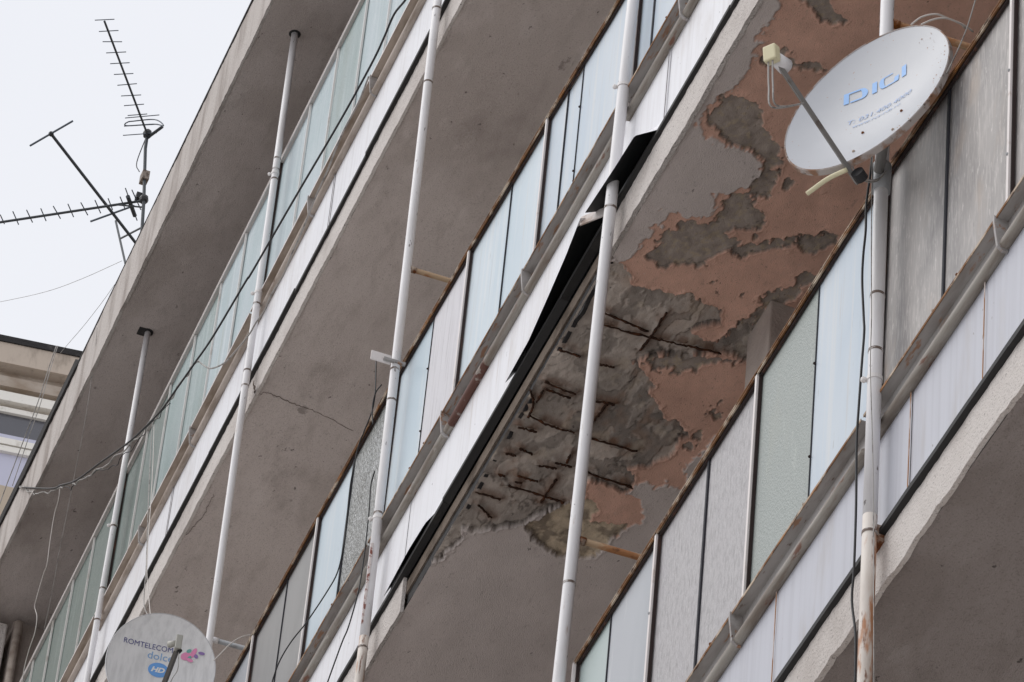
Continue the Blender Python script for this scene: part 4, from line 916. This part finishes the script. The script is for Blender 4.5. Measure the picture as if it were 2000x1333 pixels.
am = MB().tube([foot - Vector(dn) * 0.05 + Vector(dv) * -0.012, foot + Vector(dv) * -0.012, tip], 0.0075, 4).build('feed_arm', M['arm'], D1.t)
lx = (Vector(dn) * -0.9 + Vector(dv) * 0.45).normalized()
MB().tube([tip + Vector(dv) * 0.004, tip + Vector(dv) * 0.004 + lx * 0.045], [0.017, 0.021], 16).build('feed_horn', M['white_pole'], D1.t, smooth=True)
c0 = tip - lx * 0.018 + Vector(dv) * 0.006
ux, uy = Vector(du), lx.cross(Vector(du)).normalized()
MB().hexa([c0 + ux * (0.018 * i) + uy * (0.022 * j) + lx * (0.013 * k) for i in (-1, 1) for j in (-1, 1) for k in (-1, 1)]).build('receiver_box', M['cream_plastic'], D1.t, bevel=0.004)
for dx_ in (0.004, -0.008):
    q0 = c0 - Vector((0, 0, 0.02)) + ux * dx_
    q3 = foot.lerp(tip, 0.62)
    MB().tube(smooth_path([q0, q0 + Vector((0.0, 0.0, -0.09)) + ux * 0.006, q0 + Vector((0, 0, -0.165)) + ux * 0.02, q3 - Vector((0, 0, 0.012)), q3], 6), 0.0024, 6).build('receiver_lead', M['grey_cable'], D1.t, smooth=True)
bk = D1.at(0, -0.05) - Vector(dn) * 0.005
px = pole_x('E', 10.75)
MB().tube([bk, bk - Vector(dn) * 0.05, (px + 0.03, -0.06, 10.74)], 0.014, 10).build('mount_arm', M['arm'], D1.t, smooth=True)
MB().tube([(px, -0.04, 10.70), (px, -0.04, 10.79)], 0.0245, 16).build('pole_clamp', M['galv'], D1.t, smooth=True)
MB().tube([D1.at(0.02, -0.298) - Vector(dn) * 0.05 - Vector(dv) * 0.02, D1.at(0.02, -0.298) - Vector(dn) * 0.025 - Vector(dv) * 0.022], 0.017, 14).build('tube_end', M['black_plastic'], D1.t)
MB().tube(smooth_path([foot + Vector(dv) * -0.02, foot + Vector(dv) * -0.028 - Vector(du) * 0.055, foot + Vector(dv) * -0.062 - Vector(du) * 0.108], 5), 0.0062, 10).build('plastic_conduit', M['cream_plastic'], D1.t, smooth=True)

# grey dish with the dark blue lettering, on the second pole
ph, el = math.radians(82), math.radians(-14)
eu = (math.cos(ph), math.sin(ph), 0)
en = (math.sin(ph) * math.cos(el), -math.cos(ph) * math.cos(el), math.sin(el))
ev = (-math.sin(ph) * math.sin(el), math.cos(ph) * math.sin(el), math.cos(el))
D2 = Dish((-15.585, -0.26, 13.81), eu, ev, en, 0.208, 0.212, 0.035, 'satellite_dish', 'pale grey dish lettered ROMTELECOM dolce HD at the lower left', ('dish_grey', 'dish_rim_grey', 'dish_back'))
def fit(txt, w, size, shear=0.0, weight=0.0):
    V, F = text_mesh(txt, size, shear, weight)
    mx = max(v[0] for v in V)
    return V, F, w / mx
V, F, s = fit('ROMTELECOM', 0.194, 0.030, weight=0.0)
D2.print('name_print', V, F, -0.156, 0.069, math.radians(0.6), 'navy_print', sx=s)
V, F, s = fit('dolce', 0.100, 0.042)
D2.print('word_print', V, F, -0.056, 0.033, 0.0, 'sky_print', sx=s)
V, F = disc(0.040, 0.030)
D2.print('badge', V, F, -0.004, -0.008, 0.0, 'badge_blue', lift=0.0014)
V, F, s = fit('HD', 0.054, 0.028, 0.25, 0.0012)
D2.print('badge_letters', V, F, -0.033, -0.017, 0.0, 'badge_white', sx=s, lift=0.0026)
petals = [(0.090, 0.066, 0.020, 0.016, 0.3, 'pink_print'), (0.116, 0.082, 0.022, 0.009, 1.2, 'pink_print'), (0.098, 0.088, 0.010, 0.007, 0.6, 'green_print'), (0.104, 0.062, 0.009, 0.006, 0.9, 'green_print'),
          (0.128, 0.070, 0.009, 0.007, 2.2, 'violet_print'), (0.146, 0.084, 0.013, 0.006, 3.0, 'violet_print'), (0.106, 0.052, 0.014, 0.007, -0.3, 'pink_print')]
for i, (a, b, ra, rb_, rt, mt) in enumerate(petals):
    V, F = disc(ra, rb_, 18, rot=rt)
    D2.print('petal_print', V, F, a, b, 0.0, mt, lift=0.0014 + 0.0004 * i)
foot = D2.at(0.0, -0.21)
tip = foot + Vector(en) * 0.50 + Vector(ev) * 0.075 + Vector(eu) * 0.020
MB().tube([foot - Vector(en) * 0.03, foot, tip], 0.0105, 4).build('feed_arm', M['arm_dark'], D2.t)
c0 = tip + Vector((0, 0, 0.022))
ux = Vector(eu); uy = Vector((0, 0, 1)); uz = Vector(en)
MB().hexa([c0 + ux * (0.012 * i) + uy * (0.032 * j) + uz * (0.018 * k) for i in (-1, 1) for j in (-1, 1) for k in (-1, 1)]).build('receiver_box', M['grey_plastic'], D2.t, bevel=0.003)
MB().tube([c0 - ux * 0.008 - uz * 0.004, c0 - ux * 0.030 - uz * 0.03], [0.010, 0.014], 12).build('feed_horn', M['grey_plastic'], D2.t, smooth=True)
MB().tube([c0 + ux * 0.012 - uy * 0.030, c0 + ux * 0.004 - uy * 0.044], 0.008, 8).build('plug', M['black_plastic'], D2.t)
MB().tube(smooth_path([c0 + ux * 0.006 - uy * 0.04, c0 + ux * 0.012 - uy * 0.12, foot.lerp(tip, 0.55) + ux * 0.022, foot.lerp(tip, 0.2) + ux * 0.016], 6), 0.0016, 6).build('receiver_lead', M['grey_cable'], D2.t)
bk = D2.at(0, 0) - Vector(en) * 0.005
px = pole_x('B', 13.81)
MB().tube([bk, (px + 0.09, -0.24, 13.80), (px, -0.055, 13.80)], 0.013, 10).build('mount_arm', M['galv'], D2.t, smooth=True)
MB().tube([(px, -0.04, 13.76), (px, -0.04, 13.84)], 0.0245, 16).build('pole_clamp', M['galv'], D2.t, smooth=True)

# ------------------------------------------------------------------ roof antennas
am = thing('antenna_mast', MAST1[0][:2] + (ROOF_T,), 'thin dark mast holding two comb-like television antennas above the roof', 'mast')
x0m, y0m = MAST1[0][0] + 0.25, MAST1[0][1]
MB().tube([(x0m, y0m, ROOF_T), MAST1[0], MAST1[1], MAST1[2], MAST1[3]], 0.0095, 8).build('mast_tube', M['antenna'], am, smooth=True)
b1 = Vector(MAST1[1]).lerp(Vector(MAST1[2]), 0.42)
MB().box(b1.x - 0.03, b1.x + 0.03, b1.y - 0.02, b1.y + 0.02, b1.z - 0.03, b1.z + 0.03).build('junction_box', M['antenna_box'], am)
b2 = Vector(MAST1[1]) + Vector((-0.06, -0.02, 0.06))
MB().box(b2.x - 0.02, b2.x + 0.02, b2.y - 0.015, b2.y + 0.02, b2.z - 0.02, b2.z + 0.02).build('amplifier', M['black_plastic'], am)
for p in (MAST1[1], MAST1[3]):
    MB().ball(p, 0.026, 8, 6, (1.1, 1.0, 1.2)).build('clamp', M['black_plastic'], am)
MB().tube(smooth_path([MAST1[3], Vector(MAST1[2]) + Vector((-0.02, -0.03, -0.1)), b1 + Vector((-0.02, -0.03, 0.05))], 5), 0.003, 5).build('lead', M['black_cable'], am)

def yagi(data, label, els_r, boom_r, anchor):
    t = thing('television_antenna', anchor, label, 'antenna', 'comb-like antennas above the roof')
    MB().tube(data['boom'], boom_r, 8).build('boom', M['antenna'], t)
    for e in data['els']:
        MB().tube([Vector(p) + Vector((0, 0, 0.008)) for p in e], els_r, 6).build('element', M['antenna_rod'], t)
    return t
y1 = yagi(YAGI1, 'upper antenna with a rising boom and short level rods', 0.0027, 0.0062, MAST1[3])
e0 = [Vector(p) for p in YAGI1['els'][10]]; e1 = [Vector(p) for p in YAGI1['els'][11]]
a0, a1 = e0[0].lerp(e1[0], 0.35), e0[1].lerp(e1[1], 0.35)
b0, b1_ = e0[0].lerp(e1[0], 0.85), e0[1].lerp(e1[1], 0.85)
MB().tube(smooth_path([a0.lerp(a1, 0.12), a0.lerp(a1, 0.88), (a1 * 0.98 + b1_ * 1.0) * 0.5 + (a1 - a0) * -0.02, b0.lerp(b1_, 0.88), b0.lerp(b1_, 0.12), (a0 + b0) * 0.5 + (a1 - a0) * 0.02, a0.lerp(a1, 0.12)], 6), 0.0035, 6).build('folded_dipole', M['antenna_rod'], y1)
sb = Vector(YAGI1['boom'][1])
MB().tube([sb, sb + Vector((0.09, 0.05, 0.02))], 0.009, 8).build('boom_stub', M['antenna'], y1)
y2 = yagi(YAGI2, 'lower antenna with a long level boom running off the left edge', 0.0031, 0.0070, MAST1[1])
e = YAGI2['els'][10]
MB().tube([Vector(e[0]).lerp(Vector(e[1]), 0.22), Vector(e[0]).lerp(Vector(e[1]), 0.82)], 0.012, 8).build('reflector_bar', M['antenna'], y2)
bm_ = Vector(YAGI2['boom'][1]); bd = (Vector(YAGI2['boom'][0]) - bm_).normalized()
MB().tube([bm_ + Vector((0, 0, -0.05)), bm_ + bd * 0.16], 0.005, 6).build('boom_brace', M['antenna'], y2)
t3 = thing('television_antenna', DIP3['boom'][1][:2] + (ROOF_T,), 'slanting two-bar antenna left of the mast', 'antenna', 'comb-like antennas above the roof')
MB().tube(DIP3['boom'], 0.0088, 8).build('boom', M['antenna'], t3)
for e in DIP3['els']:
    MB().tube(e, 0.0058, 8).build('element', M['antenna_rod'], t3)
MB().ball(DIP3['boom'][0], 0.016, 8, 6).build('end_cap', M['black_plastic'], t3)
bx = Vector(DIP3['boom'][1])
MB().tube([bx, (bx.x + 0.1, bx.y, ROOF_T)], 0.010, 8).build('post', M['antenna'], t3)
MB().tube(DIP3['mast'], 0.0065, 6).build('strut', M['antenna'], t3)
MB().tube(DIP3['stay'], 0.006, 6).build('stay', M['antenna'], t3)

# ------------------------------------------------------------------ loose cables
CABLE_INFO = {
    'main': ('long black cable slung across the top balcony glazing', 'black_cable'), 'twist': ('grey cable twisted round the black one below the roof edge', 'grey_cable'),
    'twist2': ('thin black tape ends hanging off the twisted bundle', 'black_cable'), 'loop': ('grey cable drooping in a loop onto the top balcony pipe', 'grey_cable'),
    'w1': ('thin white wavy wire hanging down at the far left', 'white_cable'), 'w2': ('fine straight grey wire hanging under the roof soffit', 'grey_cable'),
    'w3': ('grey wire dropping from the bundle to the lettered grey dish', 'grey_cable'), 'w4': ('white wire dropping from the bundle to the lettered grey dish', 'white_cable'),
    'b1': ('black cable bowing across the grey panes of the middle balcony', 'black_cable'), 'b2': ('black cable beside the rusty pole foot in the lower middle', 'black_cable'),
    'b3': ('black cable running down beside the nearest pole', 'black_cable'), 'w5': ('fine grey wire on the right of the nearest pole', 'grey_cable'),
    'd1': ('grey lead looping under the larger dish', 'grey_cable'), 'd2': ('second, lower lead looping under the larger dish', 'grey_cable'),
    'd3': ('outer white lead arching over the top of the larger dish', 'white_cable'), 'd4': ('inner white lead arching over the top of the larger dish', 'white_cable'),
    'd5': ('thin wire hanging behind the upper right of the larger dish', 'grey_cable'), 'r2': ('white lead from the grey tie rod to the lettered dish', 'white_cable'),
    'hook': ('short black cable end hooked over the middle rail', 'black_cable'), 'f1': ('dark wire crossing the far building windows', 'grey_cable'), 'f2': ('second dark wire crossing the far building windows', 'grey_cable')}
for k, (kind, r, pts) in CABLES.items():
    label, mt = CABLE_INFO[k]
    P = smooth_path(pts, 6)
    if k in ('twist', 'twist2'):
        P = [p + Vector((0.006 * math.sin(i * 0.9), 0.006 * math.cos(i * 0.9), 0.005 * math.sin(i * 1.7))) for i, p in enumerate(P)]
    o = MB().tube(P, r, 7).build('cable', M[mt], smooth=True)
    o['label'] = label; o['category'] = 'cable'; o['group'] = 'loose cables on the front'
for i, pts in enumerate(SKYW):
    o = MB().tube(smooth_path(pts, 8), 0.0012, 5).build('overhead_wire', M['grey_cable'])
    o['label'] = ['faint wire leaving the roof edge across the white sky', 'faint wire slanting down beside the roof edge'][i]; o['category'] = 'wire'; o['group'] = 'overhead wires'

# ------------------------------------------------------------------ the taller block behind, at the far left
far = thing('apartment_building', (-27, 0, 0.12), 'taller cream block with white-framed windows behind the roof edge at far left', 'building')
FX, RZ = -26.0, math.radians(7.7)
def fbox(name, y0, y1, z0, z1, d0, d1, m, parent=far, bevel=0.0):
    """box on the far front: y along it, d outward from it"""
    pts = []
    for d in (-d0, d1) if False else (d0, d1):
        for y in (y0, y1):
            for z in (z0, z1):
                x = FX + d
                yy = y - 0.566
                pts.append((FX + d * math.cos(RZ) + yy * math.sin(RZ), 0.566 - d * math.sin(RZ) + yy * math.cos(RZ), z))
    P = [pts[0], pts[1], pts[2], pts[3], pts[4], pts[5], pts[6], pts[7]]
    return MB().hexa(P).build(name, M[m], parent, bevel=bevel)
fbox('wall', -7, 9, 0.13, 24.02, -8, -0.10, 'far_wall')
rf = fbox('roof', -7.3, 9.3, 24.02, 24.19, -8.3, 0.0, 'far_fascia')
fbox('roof_edge_felt', -7.31, 9.31, 24.19, 24.24, -8.31, 0.012, 'tar', rf)
fbox('lintel_beam', -7, 9, 23.87, 23.955, -0.099, -0.055, 'far_wall')
for k, (ya, yb) in enumerate(((-4.2, -2.4), (-1.6, 3.2))):
    w = fbox('window', ya, yb, 23.735, 23.81, -0.099, -0.035, 'far_frame')
    fbox('frame_head', ya, yb, 23.66, 23.70, -0.099, -0.06, 'far_frame', w)
    fbox('frame_side', yb - 0.05, yb, 23.1, 23.66, -0.099, -0.06, 'far_frame', w)
    fbox('pane', ya + 0.02, yb - 0.06, 23.49, 23.66, -0.099, -0.085, 'far_glass', w)
    fbox('pane', ya + 0.02, yb - 0.06, 23.435, 23.49, -0.099, -0.083, 'far_blind', w)
    fbox('transom', ya, yb - 0.05, 23.385, 23.435, -0.099, -0.05, 'far_frame', w)
    fbox('transom', ya, yb - 0.05, 23.33, 23.375, -0.099, -0.055, 'far_frame', w)
    fbox('pane', ya + 0.02, yb - 0.06, 23.06, 23.33, -0.099, -0.083, 'far_blind', w)
    fbox('panel', ya, yb, 22.4, 23.06, -0.099, -0.075, 'far_tan', w)
